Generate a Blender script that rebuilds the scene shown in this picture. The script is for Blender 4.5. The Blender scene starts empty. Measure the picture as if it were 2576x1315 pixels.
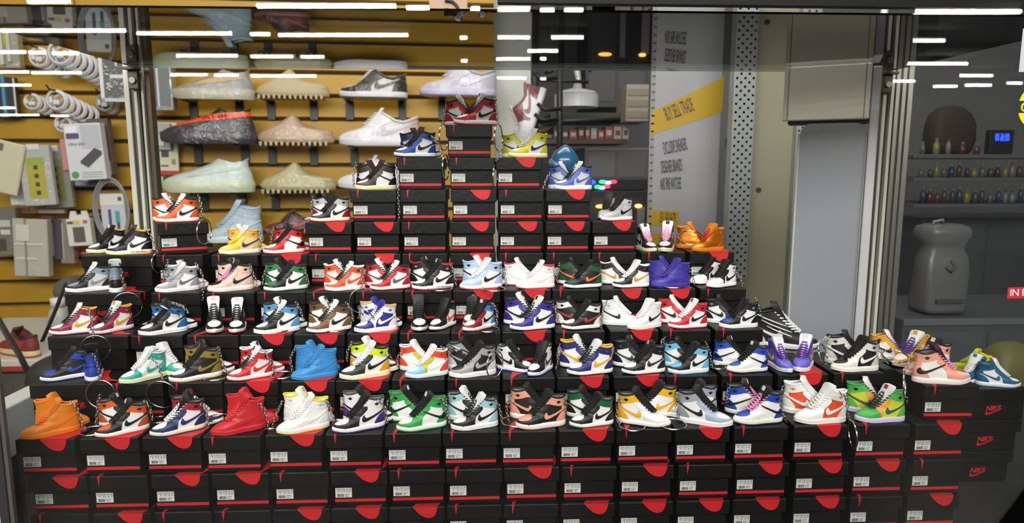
import bpy, bmesh, math, random
from mathutils import Vector, Matrix, geometry
random.seed(7)
C = bpy.context.scene.collection
PI = math.pi

# ------------------------------------------------------------------ camera
F = 1700.0; PITCH = 0.13932; YAW = 0.0442; HC = 0.31518
_w = Vector((math.sin(YAW)*math.cos(PITCH), math.cos(YAW)*math.cos(PITCH), -math.sin(PITCH)))
_r = Vector((math.cos(YAW), -math.sin(YAW), 0)); _u = _r.cross(_w)
CAMP = Vector((0, 0, HC))
cd = bpy.data.cameras.new('camera'); cam = bpy.data.objects.new('camera', cd); C.objects.link(cam)
cd.sensor_width = 36; cd.lens = 36*F/2576; cd.clip_start = 0.02; cd.clip_end = 200
cam.matrix_world = Matrix(((_r.x, _u.x, -_w.x, 0), (_r.y, _u.y, -_w.y, 0), (_r.z, _u.z, -_w.z, HC), (0, 0, 0, 1)))
cd.dof.use_dof = True; cd.dof.focus_distance = 0.74; cd.dof.aperture_fstop = 9.5
sc = bpy.context.scene; sc.camera = cam
sc.view_settings.view_transform = 'Standard'; sc.view_settings.look = 'None'
sc.view_settings.gamma = 1; sc.view_settings.use_curve_mapping = False
sc.view_settings.exposure = 0.0
sc.cycles.use_denoising = True; sc.cycles.max_bounces = 8; sc.cycles.transparent_max_bounces = 16
sc.cycles.sample_clamp_indirect = 4.0; sc.cycles.caustics_reflective = False; sc.cycles.caustics_refractive = False
# ------------------------------------------------------------------ world and lights
W = bpy.data.worlds.new('world'); sc.world = W; W.use_nodes = True
W.node_tree.nodes['Background'].inputs[0].default_value = (0.9, 0.95, 1.0, 1)
W.node_tree.nodes['Background'].inputs[1].default_value = 0.09
def area(name, loc, target, sx, sy, power, col=(1, 1, 1)):
    l = bpy.data.lights.new(name, 'AREA'); l.shape = 'RECTANGLE'; l.size = sx; l.size_y = sy; l.energy = power; l.color = col
    o = bpy.data.objects.new(name, l); C.objects.link(o); o.location = loc
    o.rotation_euler = (Vector(target)-Vector(loc)).to_track_quat('-Z', 'Y').to_euler(); return o
area('corridor_ceiling_light', (-0.2, -1.0, 1.42), (0, 0.8, 0.1), 2.8, 0.9, 118, (1, 0.98, 0.95))
area('shop_ceiling_light', (-0.2, 1.75, 1.75), (-0.2, 2.55, 0.35), 3.4, 0.5, 17, (1, 0.98, 0.92))
area('case_light', (0.0, 0.72, 1.2), (0, 0.85, 0), 1.3, 0.25, 9, (1, 0.97, 0.92))

area('back_fill_light', (1.5, 3.0, 1.9), (1.5, 3.6, 0.2), 1.6, 0.5, 9, (1, 0.99, 0.96))  # added fill without a fixture, brightens the dim back area at right

# ------------------------------------------------------------------ projection helpers (photograph pixels -> points at a real depth)
def ray(u, v): return ((u-1288)/F)*_r - ((v-657.5)/F)*_u + _w
def at(u, v, Y):
    d = ray(u, v); return CAMP + d*(Y/d.y)
def atz(u, v, Z):
    d = ray(u, v); return CAMP + d*((Z-HC)/d.z)
def solveX(u, Y, Z):
    k = (u-1288)/F; dz = Z-HC
    a = _r.x - k*_w.x; b = k*(_w.y*Y+_w.z*dz) - (_r.y*Y+_r.z*dz); return b/a
WN = Vector((-0.075, 1, 0)); WD = 2.55
def wall(u, v, off=0.0):
    d = ray(u, v); return CAMP + d*((WD-off)/d.dot(WN))
WROT = math.atan(0.075)

# ------------------------------------------------------------------ materials
def lin(h):
    h = h.lstrip('#'); o = []
    for i in (0, 2, 4):
        c = int(h[i:i+2], 16)/255; o.append(c/12.92 if c <= 0.04045 else ((c+0.055)/1.055)**2.4)
    return (*o, 1)
_mats = {}
def mat(h, rough=0.5, metal=0.0, coat=0.0, bump=0.0, bscale=60, spec=0.5, emit=0.0, alpha=1.0, vary=0.0):
    key = (h, rough, metal, coat, bump, bscale, spec, emit, alpha, vary)
    if key in _mats: return _mats[key]
    m = bpy.data.materials.new('m_'+h.lstrip('#')); m.use_nodes = True; nt = m.node_tree; b = nt.nodes['Principled BSDF']
    b.inputs['Base Color'].default_value = lin(h); b.inputs['Roughness'].default_value = rough; b.inputs['Metallic'].default_value = metal
    b.inputs['Coat Weight'].default_value = coat; b.inputs['Coat Roughness'].default_value = 0.05; b.inputs['Specular IOR Level'].default_value = spec
    b.inputs['Alpha'].default_value = alpha
    if emit: b.inputs['Emission Color'].default_value = lin(h); b.inputs['Emission Strength'].default_value = emit
    if bump or vary:
        tc = nt.nodes.new('ShaderNodeTexCoord'); nz = nt.nodes.new('ShaderNodeTexNoise'); nz.inputs['Scale'].default_value = bscale; nz.inputs['Detail'].default_value = 3
        nt.links.new(tc.outputs['Object'], nz.inputs['Vector'])
        if bump:
            bp = nt.nodes.new('ShaderNodeBump'); bp.inputs['Strength'].default_value = bump; bp.inputs['Distance'].default_value = 0.02 if coat else 0.01
            nt.links.new(nz.outputs['Fac'], bp.inputs['Height']); nt.links.new(bp.outputs['Normal'], b.inputs['Coat Normal' if coat else 'Normal'])
        if vary:
            mx = nt.nodes.new('ShaderNodeMix'); mx.data_type = 'RGBA'; c = lin(h)
            mx.inputs[6].default_value = tuple(x*(1-vary) for x in c[:3])+(1,); mx.inputs[7].default_value = tuple(min(1, x*(1+vary)) for x in c[:3])+(1,)
            nt.links.new(nz.outputs['Fac'], mx.inputs[0]); nt.links.new(mx.outputs[2], b.inputs['Base Color'])
    _mats[key] = m; return m
def glass_mat(name, ior, tint=(1, 1, 1), rough=0.0, haze=0.0):
    m = bpy.data.materials.new(name); m.use_nodes = True; nt = m.node_tree; nt.nodes.clear()
    out = nt.nodes.new('ShaderNodeOutputMaterial'); tr = nt.nodes.new('ShaderNodeBsdfTransparent'); gl = nt.nodes.new('ShaderNodeBsdfGlossy')
    fr = nt.nodes.new('ShaderNodeFresnel'); mx = nt.nodes.new('ShaderNodeMixShader')
    tr.inputs[0].default_value = (*tint, 1); gl.inputs['Roughness'].default_value = rough; fr.inputs[0].default_value = ior
    nt.links.new(fr.outputs[0], mx.inputs[0]); nt.links.new(tr.outputs[0], mx.inputs[1]); nt.links.new(gl.outputs[0], mx.inputs[2])
    last = mx
    if haze:
        df = nt.nodes.new('ShaderNodeBsdfDiffuse'); df.inputs[0].default_value = (.8, .8, .78, 1)
        m2 = nt.nodes.new('ShaderNodeMixShader'); m2.inputs[0].default_value = haze
        nt.links.new(mx.outputs[0], m2.inputs[1]); nt.links.new(df.outputs[0], m2.inputs[2]); last = m2
    nt.links.new(last.outputs[0], out.inputs[0]); return m

# ------------------------------------------------------------------ mesh helpers
class MB:
    def __init__(s): s.v = []; s.f = []
    def add(s, vs, fs):
        n = len(s.v); s.v += [tuple(v) for v in vs]; s.f += [tuple(i+n for i in f) for f in fs]; return s
    def box(s, x0, x1, y0, y1, z0, z1):
        return s.add([(x0,y0,z0),(x1,y0,z0),(x1,y1,z0),(x0,y1,z0),(x0,y0,z1),(x1,y0,z1),(x1,y1,z1),(x0,y1,z1)],
                     [(0,3,2,1),(4,5,6,7),(0,1,5,4),(1,2,6,5),(2,3,7,6),(3,0,4,7)])
    def prism(s, pts, y0, y1):           # outline in x,z extruded along y
        n = len(pts); vs = [(x, y0, z) for x, z in pts]+[(x, y1, z) for x, z in pts]
        fs = [tuple(range(n)), tuple(range(2*n-1, n-1, -1))]+[(i, i+n, (i+1) % n+n, (i+1) % n) for i in range(n)]
        return s.add(vs, fs)
    def prismz(s, pts, z0, z1):
        n = len(pts); vs = [(x, y, z0) for x, y in pts]+[(x, y, z1) for x, y in pts]
        fs = [tuple(range(n-1, -1, -1)), tuple(range(n, 2*n))]+[(i, (i+1) % n, (i+1) % n+n, i+n) for i in range(n)]
        return s.add(vs, fs)
    def tube(s, pts, r, n=8, closed=False, flat=1.0):
        pts = [Vector(p) for p in pts]; N = len(pts); rings = []
        ref = None
        for i, p in enumerate(pts):
            a = pts[(i-1) % N] if (closed or i) else p; b = pts[(i+1) % N] if (closed or i < N-1) else p
            t = (b-a).normalized()
            if ref is None:
                ref = Vector((0, 0, 1)) if abs(t.z) < .9 else Vector((1, 0, 0))
            e = t.cross(ref); e = e.normalized() if e.length > 1e-6 else t.orthogonal().normalized(); g = e.cross(t); ref = g
            rr = r[i] if isinstance(r, (list, tuple)) else r
            rings.append([p+e*math.cos(2*PI*k/n)*rr+g*math.sin(2*PI*k/n)*rr*flat for k in range(n)])
        vs = [v for q in rings for v in q]; fs = []
        for i in range(N if closed else N-1):
            j = (i+1) % N
            for k in range(n): fs.append((i*n+k, i*n+(k+1) % n, j*n+(k+1) % n, j*n+k))
        if not closed: fs += [tuple(range(n-1, -1, -1)), tuple((N-1)*n+k for k in range(n))]
        return s.add(vs, fs)
    def disc(s, c, r, y0, y1, n=24): return s.prism([(c[0]+r*math.cos(2*PI*k/n), c[1]+r*math.sin(2*PI*k/n)) for k in range(n)], y0, y1)
    def mesh(s, name, smooth=False, bevel=0.0, seg=2):
        me = bpy.data.meshes.new(name); me.from_pydata(s.v, [], s.f)
        bm = bmesh.new(); bm.from_mesh(me); bmesh.ops.recalc_face_normals(bm, faces=bm.faces)
        if bevel: bmesh.ops.bevel(bm, geom=list(bm.edges), offset=bevel, segments=seg, affect='EDGES', profile=.5)
        bm.to_mesh(me); bm.free()
        if smooth: me.polygons.foreach_set('use_smooth', [True]*len(me.polygons))
        return me
def link(name, me, m=None, parent=None, loc=None, label=None):
    o = bpy.data.objects.new(name, me); C.objects.link(o)
    if m is not None and me is not None:
        if not me.materials: me.materials.append(None)
        o.material_slots[0].link = 'OBJECT'; o.material_slots[0].material = m
    if parent is not None: o.parent = parent
    if loc is not None: o.location = loc
    if label: o['label'] = label
    return o
def thing(name, label, cat, loc=(0, 0, 0), rz=0.0, group=None, scale=None):
    o = bpy.data.objects.new(name, None); C.objects.link(o); o.location = loc; o.rotation_euler = (0, 0, rz); o.empty_display_size = 0.01
    if scale: o.scale = (scale,)*3
    o['label'] = label; o['category'] = cat
    if group: o['group'] = group
    return o
def struct(name, me, m, parent=None):
    o = link(name, me, m, parent)
    if parent is None: o['kind'] = 'structure'
    return o
def clone(root):
    r = root.copy(); C.objects.link(r)
    for ch in root.children:
        c = ch.copy(); C.objects.link(c); c.parent = r
        for g in ch.children:
            d = g.copy(); C.objects.link(d); d.parent = c
    return r
_txt = {}
def text_mesh(s, size, ext=0.0002, shear=0.0, spacing=1.0, mirror=False, align='CENTER', bold=0.0):
    """text standing in the x,z plane, facing -y"""
    key = (s, size, ext, shear, spacing, mirror, align, bold)
    if key in _txt: return _txt[key]
    cu = bpy.data.curves.new('lettering', 'FONT'); cu.body = s; cu.size = size; cu.extrude = ext; cu.shear = shear; cu.space_character = spacing
    cu.align_x = align; cu.align_y = 'CENTER'; cu.resolution_u = 3; cu.offset = bold
    o = bpy.data.objects.new('lettering', cu); C.objects.link(o); dg = bpy.context.evaluated_depsgraph_get()
    me = bpy.data.meshes.new_from_object(o.evaluated_get(dg)); bpy.data.objects.remove(o); bpy.data.curves.remove(cu)
    me.transform(Matrix.Rotation(PI/2, 4, 'X'))
    if mirror: me.transform(Matrix.Scale(-1, 4, (1, 0, 0)))
    me.materials.clear(); _txt[key] = me; return me
def interp(tab, x):
    if x <= tab[0][0]: return tab[0][1]
    for (a, fa), (b, fb) in zip(tab, tab[1:]):
        if x <= b:
            t = (x-a)/(b-a); return fa+(fb-fa)*t
    return tab[-1][1]
ORD = 'first second third fourth fifth sixth seventh eighth ninth tenth eleventh twelfth thirteenth fourteenth fifteenth sixteenth seventeenth'.split()

# ================================================================== the shop: setting
YB = 1.02                                  # plane of the rear posts of the showcase
H = 0.04089                                # height of one shoe box
ROWY = {1: .6765, 2: .7287, 3: .7768, 4: .8270, 5: .8698}
PLZ = -2*H                                 # top of the plinth
struct('floor', MB().box(-13, 8, -19, 5, -1.02, -1.0).mesh('floor'), mat('#4a4a4c', .35, vary=.15, bscale=4))
struct('ceiling_arcade', MB().box(-13, 8, -19, .60, 1.60, 1.64).mesh('ceiling'), mat('#5a5a58', .8))
struct('ceiling', MB().box(-4, 4, .63, 5, 2.3, 2.34).mesh('ceiling'), mat('#8c8c8a', .8))
pl = MB().box(-1.2, 1.2, .632, 1.10, -1.0, PLZ-.0001).mesh('trim_1'); struct('trim_1', pl, mat('#2c2d2f', .45, vary=.1, bscale=8))
# hidden black steps that carry the upper rows
def step(n, x0, x1, y0, y1, zt): struct('trim_%d' % n, MB().box(x0, x1, y0, y1, PLZ, zt-.0003).mesh('trim'), mat('#0a0a0a', .7))
step(2, -.40, .44, .770, .8160, H); step(3, -.36, .32, .8200, .8640, 2*H); step(4, -.36, .32, .8685, .9150, 3*H); step(5, -.36, .31, .9185, .957, 4*H)
# slat wall
def slat_wall():
    base = MB()
    Xl, Xr = -2.6, wall(1243, 300).x
    def P(x, off, z): return (x, WD+.075*x-off, z)
    base.add([P(Xl, 0, -1), P(Xr, 0, -1), P(Xr, 0, 2.3), P(Xl, 0, 2.3), P(Xl, -.04, -1), P(Xr, -.04, -1), P(Xr, -.04, 2.3), P(Xl, -.04, 2.3)],
             [(0,1,2,3),(4,7,6,5),(0,4,5,1),(3,2,6,7),(0,3,7,4),(1,5,6,2)])
    wb = struct('wall_back', base.mesh('wall_back'), mat('#2a2008', .8))
    zg = wall(900, 301).z; pitch = (wall(900, 301).z-wall(900, 471).z)/3
    me = MB(); n = 14
    h = pitch-.0085
    me.add([(Xl, .075*Xl-.001, 0), (Xr, .075*Xr-.001, 0), (Xr, .075*Xr-.016, .004), (Xl, .075*Xl-.016, .004), (Xr, .075*Xr-.016, h-.004), (Xl, .075*Xl-.016, h-.004), (Xr, .075*Xr-.001, h), (Xl, .075*Xl-.001, h)],
           [(0,1,2,3),(3,2,4,5),(5,4,6,7),(1,6,4,2),(0,3,5,7)])
    mm = me.mesh('slat'); wood = mat('#b98e1c', .45, bump=.03, bscale=9, vary=.16)
    for k in range(-14, 20):
        link('slat', mm, wood, wb, (0, WD, zg+k*pitch+.004))
slat_wall()
# right part of the shop: side wall, white doorway panel, partition behind the perforated posts, dark far wall
def slab(name, u0, v0, u1, v1, Y, th, m, kind=True, parent=None, bevel=0):
    a = at(u0, v0, Y); b = at(u1, v1, Y)
    me = MB().box(min(a.x, b.x), max(a.x, b.x), Y, Y+th, min(a.z, b.z), max(a.z, b.z)).mesh(name, bevel=bevel)
    return struct(name, me, m, parent) if kind else link(name, me, m, parent)
struct('wall_end', MB().box(.0, at(1342, 200, 2.66).x, 2.66, 2.72, -1, 2.3).mesh('wall_end'), mat('#dcdcd6', .6, vary=.05, bscale=3))
struct('wall_far', MB().box(.2, 4, 4.2, 4.3, -1, 2.3).mesh('wall_far'), mat('#6e6f70', .8, vary=.2, bscale=2))
struct('wall_left', MB().box(-2.7, -2.62, .7, 3, -1, 2.3).mesh('wall_left'), mat('#a08838', .7))
slab('wall_right', 1868, -60, 2010, 1000, 1.62, .02, mat('#8a8770', .5, vary=.06, bscale=3))
# ------------------------------------------------------------------ showcase frame and glass
alu = mat('#b9b8b0', .32, metal=.9); alud = mat('#55534d', .4, metal=.6); blk = mat('#0c0c0c', .5); cream = mat('#d2cfc2', .45); white = mat('#d8d8d6', .4)
ZS = at(1250, 177, YB).z
XL = at(343, 180, YB).x; XR = at(2225, 185, YB).x
gs = glass_mat('shelf_glass', 1.62, (.975, .985, .975))
t = thing('glass_shelf', 'clear glass shelf spanning the showcase above the shoe pyramid', 'shelf', (0, 0, ZS))
link('shelf_pane', MB().box(XL, XR, .640, YB-.004, 0, .002).mesh('shelf_pane'), gs, t)
link('shelf_edge', MB().box(XL, XR, YB-.0038, YB-.003, 0.0001, .0019).mesh('shelf_edge'), mat('#a9b8a8', .2), t)
for nm, xx, s in (('left', XL-.002, -1), ('right', XR+.002, 1)):
    b = thing('shelf_bracket', 'dark metal shelf clip bolted to the %s aluminium post' % nm, 'bracket', (xx, YB-.004, ZS))
    link('clip', MB().box(-.010, .010, -.014, .002, -.004, 0).mesh('clip', bevel=.0008), alud, b)
    link('clip_tab', MB().box(-.007, .007, -.004, .002, -.030, -.004).mesh('clip_tab', bevel=.001), alud, b)
    link('bolt', MB().disc((0, -.018), .0052, -.007, -.004, 14).mesh('bolt', bevel=.0008), mat('#8d8880', .3, metal=.9), b)
fg = glass_mat('front_glass', 1.40, (.985, .99, .985))
struct('window_1', MB().box(-.64, .72, .628, .631, PLZ-.02, .70).mesh('window_pane'), fg)
def post(label, strips, v0, v1, Y=YB):
    t = thing('aluminium_post', label, 'post', (0, 0, 0))
    for u0, u1, m, dy, dep in strips:
        vm = 300; a = at(u0, 0, Y); b = at(u1, 0, Y); zt = .52; zb = PLZ
        link('post_strip', MB().box(a.x, b.x, Y+dy, Y+dy+dep, zb, zt).mesh('post_strip', bevel=.0004, seg=1), m, t)
    return t
post('left rear aluminium post of the showcase with black rubber channel', [(294, 307, cream, 0, .02), (307, 318, alud, .004, .016), (318, 326, cream, 0, .02), (326, 337, blk, .009, .011), (337, 343, cream, 0, .02), (343, 357, mat('#5d4f3c', .4, metal=.4), .006, .014)], 0, 0)
post('right rear aluminium post of the showcase beside white panel', [(2236, 2241, alud, 0.003, .02), (2241, 2249, cream, 0, .02), (2249, 2260, mat('#2b2f2b', .4), .008, .02), (2260, 2268, cream, 0, .02), (2268, 2274, alud, .006, .014), (2274, 2284, alu, .002, .02), (2284, 2290, alud, .004, .02), (2290, 2300, alu, .002, .02), (2300, 2305, alud, .004, .02), (2305, 2318, alu, .002, .02)], 0, 0)
# top rail of the front window
a = at(1252, 9, .632); b = at(2700, 9, .632)
struct('trim_6', MB().box(a.x, b.x, .632, .6395, a.z, a.z+.03).mesh('trim', bevel=.001), mat('#0d0d0c', .5, spec=.2))
# left jamb: cream wall and dark frame
x0 = at(40, 1250, .632).x
struct('wall_front', MB().box(-1.6, x0-.0085, .622, .634, -1, .092).mesh('wall_front'), mat('#d9d2bd', .6))
struct('trim_8', MB().box(x0-.0085, x0, .620, .6265, -1, .30).mesh('trim', bevel=.001), mat('#39363a', .4, metal=.3))
struct('trim_9', MB().box(x0, x0+.0035, .622, .6265, -1, .30).mesh('trim'), mat('#6e6a66', .35, metal=.6))
# white inner side panel of the showcase with dark foot
sx = at(48, 1200, .80).x
struct('trim_10', MB().box(sx-.03, sx, .665, 1.0, at(60, 1242, .70).z, at(60, 1100, .70).z).mesh('trim', bevel=.002), mat('#c9ccca', .4))
struct('trim_11', MB().box(sx-.03, sx-.001, .665, 1.0, PLZ-.2, at(60, 1242, .70).z).mesh('trim'), mat('#54565a', .5))

# ================================================================== shoe boxes
BW, BD = .0588, .090
paper = mat('#0b0b0b', .46, bump=.06, bscale=120, spec=.32); paper2 = mat('#0a0a0a', .5, bump=.05, bscale=120, spec=.28)
red = mat('#cc2026', .5, bump=.05, bscale=200); lab = mat('#dcdcd8', .5); ink = mat('#1b1b1b', .6)
LIDH = .0162
def lid_mesh():
    mb = MB().box(-BW/2, BW/2, 0, BD, H-LIDH, H-.0004); me = mb.mesh('lid', bevel=.0011, seg=2); return me
def base_mesh(): return MB().box(-.0273, .0273, .0045, BD-.0012, 0, H-LIDH+.0015).mesh('box_body', bevel=.0007, seg=1)
flapA = [(0, 0), (.09, .22), (.2, .48), (.33, .73), (.47, .91), (.6, .99), (.72, 1), (.84, .9), (.93, .66), (.98, .33), (1, 0)]
def flap_mesh(kind):
    mb = MB(); zt = H-.0007
    if kind == 'A':
        pts = [(-.075*BW+.44*BW*u, zt-.0122*d) for u, d in flapA]; mb.prism(pts, -.0003, .0006)
        mb.prismz([(-.075*BW, .0008), (.365*BW, .0008), (.46*BW, .012), (.47*BW, .03), (.30*BW, .034), (.08*BW, .02)], H-.0006, H-.0002)
    else:
        pts = [(-.350*BW, zt), (-.342*BW, zt-.006), (-.330*BW, zt-.0108), (-.322*BW, zt-.006), (-.308*BW, zt)]; mb.prism(pts, -.0003, .0006)
        mb.prismz([(-.350*BW, .0008), (-.308*BW, .0008), (-.22*BW, .012), (.02*BW, .022), (.40*BW, .030), (.40*BW, .040), (-.1*BW, .036), (-.30*BW, .022)], H-.0006, H-.0002)
    return mb.mesh('red_flap_'+kind)
def join_text(mb, s, size, x, y, z, shear=0, spacing=1.0, ext=.00008):
    me = text_mesh(s, size, ext, shear, spacing, False, 'LEFT')
    mb.add([(v.co.x+x, v.co.y+y, v.co.z+z) for v in me.vertices], [tuple(p.vertices) for p in me.polygons])
LX0, LX1, LZ0, LZ1 = -.0258, -.0258+.0172, .0096, .0201
lab_me = MB().box(LX0, LX1, .0041, .0046, LZ0, LZ1).mesh('size_label')
def print_mesh():
    mb = MB(); y = .00403
    join_text(mb, 'USA UK', .0026, LX0+.0008, y, LZ1-.0015); join_text(mb, 'CM  BR', .0022, LX0+.0098, y, LZ1-.0015)
    join_text(mb, '9', .0030, LX0+.0028, y, LZ1-.0041); join_text(mb, '42.5', .0018, LX0+.0068, y, LZ1-.0041); join_text(mb, '8', .0024, LX0+.0114, y, LZ1-.0041); join_text(mb, '275', .0018, LX0+.0138, y, LZ1-.0041)
    x = LX0+.0018; rr = random.Random(3)
    while x < LX0+.0086:
        w = rr.choice([.0002, .0003, .0005]); mb.box(x, x+w, y, y+.0001, LZ0+.0008, LZ0+.0040); x += w+rr.choice([.00015, .0003])
    for k in range(4): mb.box(LX0+.0098, LX0+.0098+(.0045, .0032, .0050, .0052)[k], y, y+.0001, LZ0+.0010+k*.0009, LZ0+.0013+k*.0009)
    mb.box(LX0+.0005, LX1-.0005, y, y+.0001, LZ1-.0028, LZ1-.00265)
    for xx in (.0062, .0094, .0130): mb.box(LX0+xx, LX0+xx+.00015, y, y+.0001, LZ1-.0056, LZ1-.0005)
    return mb.mesh('label_print')
SW = [(.575,.275),(.548,.252),(.533,.222),(.538,.196),(.560,.180),(.595,.177),(.66,.193),(.76,.228),(.88,.274),(.995,.318),(.995,.338),(.87,.296),(.75,.256),(.68,.236),(.635,.229),(.606,.234),(.592,.25),(.588,.272)]
def logo_mesh():
    """NIKE above a swoosh, for the long box side (facing local -x)"""
    mb = MB(); tm = text_mesh('NIKE', .0088, .0001, .25, .98, False, 'CENTER', .00028)
    vs = [(v.co.x, v.co.y, v.co.z+.0025) for v in tm.vertices]; fs = [tuple(p.vertices) for p in tm.polygons]
    mb.add(vs, fs)
    pts = [((x-.74)*.046, (z-.25)*.052-.0022) for x, z in SW]; mb.prism(pts, -.0001, .0001)
    R = Matrix.Rotation(-PI/2, 3, 'Z')
    mb.v = [tuple(R @ Vector(v)) for v in mb.v]; mb.v = [(x-.0274, y+BD/2, z+.0125) for x, y, z in mb.v]
    return mb.mesh('logo')
M_lid = lid_mesh(); M_base = base_mesh(); M_fl = {k: flap_mesh(k) for k in 'AB'}; M_print = print_mesh(); M_logo = logo_mesh()
M_str = MB().box(-.0266, .0266, .0042, .0046, .0046, .0077).mesh('stripe')
M_sidestr = MB().box(-.0274, -.0272, .004, BD-.004, .0046, .0077).mesh('side_stripe')
def shoe_box(loc, rz, kind, label, group, long=False):
    t = thing('shoe_box', label, 'shoe box', loc, rz, group)
    link('box_body', M_base, paper2, t); l = link('lid', M_lid, paper, t)
    l.rotation_euler = (0, 0, random.uniform(-.006, .006))
    link('red_flap', M_fl[kind], red, l, label='red printed swoosh flap')
    if long: link('logo', M_logo, red, t, label='red brand logo')
    else:
        s = link('size_label', lab_me, lab, t, label='white size label'); link('label_print', M_print, ink, s)
        link('stripe', M_str, red, t, label='red stripe')
    return t
# rows of boxes: (plane, layer, course phrase, [(left px, right px, flap)])
BOX = [
 (1, 0, 'top front course', [(38,187,'A'),(198,348,'A'),(356,505,'A'),(509,656,'B'),(664,812,'A'),(818,962,'B'),(968,1109,'B'),(1113,1254,'B'),(1258,1400,'B'),(1405,1547,'A'),(1551,1692,'B'),(1696,1840,'A'),(1844,1988,'B'),(1993,2140,'A'),(2152,2297,'B'),(2303,2440,'A')]),
 (1, -1, 'middle front course', [(70,215,'A'),(221,371,'B'),(376,525,'A'),(529,676,'A'),(680,827,'B'),(830,974,'A'),(979,1119,'B'),(1125,1261,'B'),(1268,1408,'A'),(1414,1552,'B'),(1558,1699,'A'),(1704,1846,'B'),(1848,1991,'A'),(1997,2142,'A'),(2145,2288,'A'),(2294,2434,'B')]),
 (1, -2, 'lowest front course', [(75,220,'B'),(232,381,'A'),(384,533,'B'),(536,683,'B'),(686,830,'A'),(832,976,'A'),(979,1119,'A'),(1125,1261,'B'),(1267,1405,'B'),(1410,1549,'A'),(1556,1695,'A'),(1699,1839,'A'),(1842,1982,'A'),(1993,2133,'A'),(2136,2277,'B'),(2282,2422,'A')]),
 (2, 1, 'second step up', [(270,408,'B'),(421,558,'B'),(560,700,'A'),(707,841,'A'),(845,979,'A'),(984,1119,'B'),(1123,1260,'B'),(1264,1397,'B'),(1401,1535,'A'),(1545,1675,'A'),(1678,1805,'B'),(1813,1948,'B'),(1954,2089,'A'),(2095,2231,'B')]),
 (3, 2, 'third step up', [(324,460,'B'),(469,599,'B'),(602,734,'A'),(737,868,'A'),(872,1000,'A'),(1004,1133,'B'),(1135,1259,'B'),(1263,1388,'A'),(1397,1522,'B'),(1534,1659,'A'),(1664,1792,'B'),(1797,1923,'B')]),
 (4, 3, 'fourth step up', [(374,507,'B'),(512,642,'B'),(644,768,'B'),(771,888,'B'),(894,1013,'B'),(1017,1137,'B'),(1139,1259,'A'),(1268,1387,'A'),(1389,1509,'B'),(1512,1629,'A'),(1632,1753,'A'),(1757,1882,'B')]),
 (5, 4, 'bottom tower course', [(390,509,'B'),(529,649,'B'),(656,774,'A'),(775,890,'B'),(892,1008,'A'),(1010,1126,'B'),(1130,1250,'A'),(1253,1367,'B'),(1374,1487,'B'),(1489,1602,'B'),(1607,1733,'B'),(1737,1847,'A')]),
 (5, 5, 'second tower course', [(383,508,'B'),(767,884,'A'),(888,1007,'A'),(1008,1125,'B'),(1128,1248,'A'),(1253,1367,'A'),(1371,1488,'A'),(1491,1603,'A')]),
 (5, 6, 'third tower course', [(879,999,'B'),(1004,1124,'B'),(1132,1251,'A'),(1253,1369,'B'),(1371,1491,'A')]),
 (5, 7, 'fourth tower course', [(998,1114,'B'),(1128,1245,'B'),(1247,1364,'A')]),
 (5, 8, 'summit of the tower', [(1120,1240,'B')])]
for pln, lay, where, L in BOX:
    prev = -9; X = []
    for a, b, k in L:
        x = solveX((a+b)/2, ROWY[pln], (lay+1)*H); x = max(x, prev+BW+.0005); prev = x; X.append((x, k))
    for i, (x, k) in enumerate(X):
        fl = 'wide red tab' if k == 'A' else 'thin red spike'
        nm = ORD[i]+' from left, ' if len(X) > 1 else 'alone on the '
        rz = random.uniform(-.008, .008) if len(X) < 10 else random.uniform(-.003, .003); px, py = x, ROWY[pln]+random.uniform(-.0008, .0008)
        if pln == 5 and lay == 5 and i == 0: rz = .42; px += .004; py += .008
        shoe_box((px, py, lay*H), rz, k,
                 'black shoe box with %s, %s%s' % (fl, nm, where), 'mini shoe boxes, '+where)
# front right raised box
x = solveX(2385, .690, 2*H)
shoe_box((x, .682, H), -.02, 'B', 'black mini shoe box with thin red spike, raised under the pink pair', 'mini shoe boxes of the display')
# boxes turned long side to the front at the left end of each step
for pln, lay, u, lb in ((2, 1, 72, 'second'), (3, 2, 118, 'third'), (4, 3, 161, 'fourth'), (5, 4, 207, 'fifth')):
    x = solveX(u, ROWY[pln], (lay+1)*H)+BD
    if pln == 5: x = min(x, solveX(386, ROWY[5], 5*H))
    shoe_box((x, ROWY[pln]+BW/2, lay*H), PI/2, 'B', 'black mini shoe box turned lengthwise at the left end of the %s step' % lb, 'mini shoe boxes turned lengthwise', True)
# stack at the right with brand logos
for k, (u, vtop) in enumerate(((2583, 1206), (2573, 1123), (2590, 1026))):
    x = solveX((2551, 2573, 2592)[k], .785, PLZ+(k+1)*H)
    shoe_box((x, .785+BW/2, PLZ+k*H), PI/2+(.01, -.015, .012)[k], 'B', 'black shoe box with red logo, %s of the right hand stack' % ('bottom', 'middle', 'top')[k], 'shoe boxes of the right hand stack', True)
# box turned away behind the raised box
x = solveX(2262, .74, 2*H)
shoe_box((x+.012, .7415, H), -.08, 'A', 'black mini shoe box angled behind the pink pair at the right', 'mini shoe boxes of the display')
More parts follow.
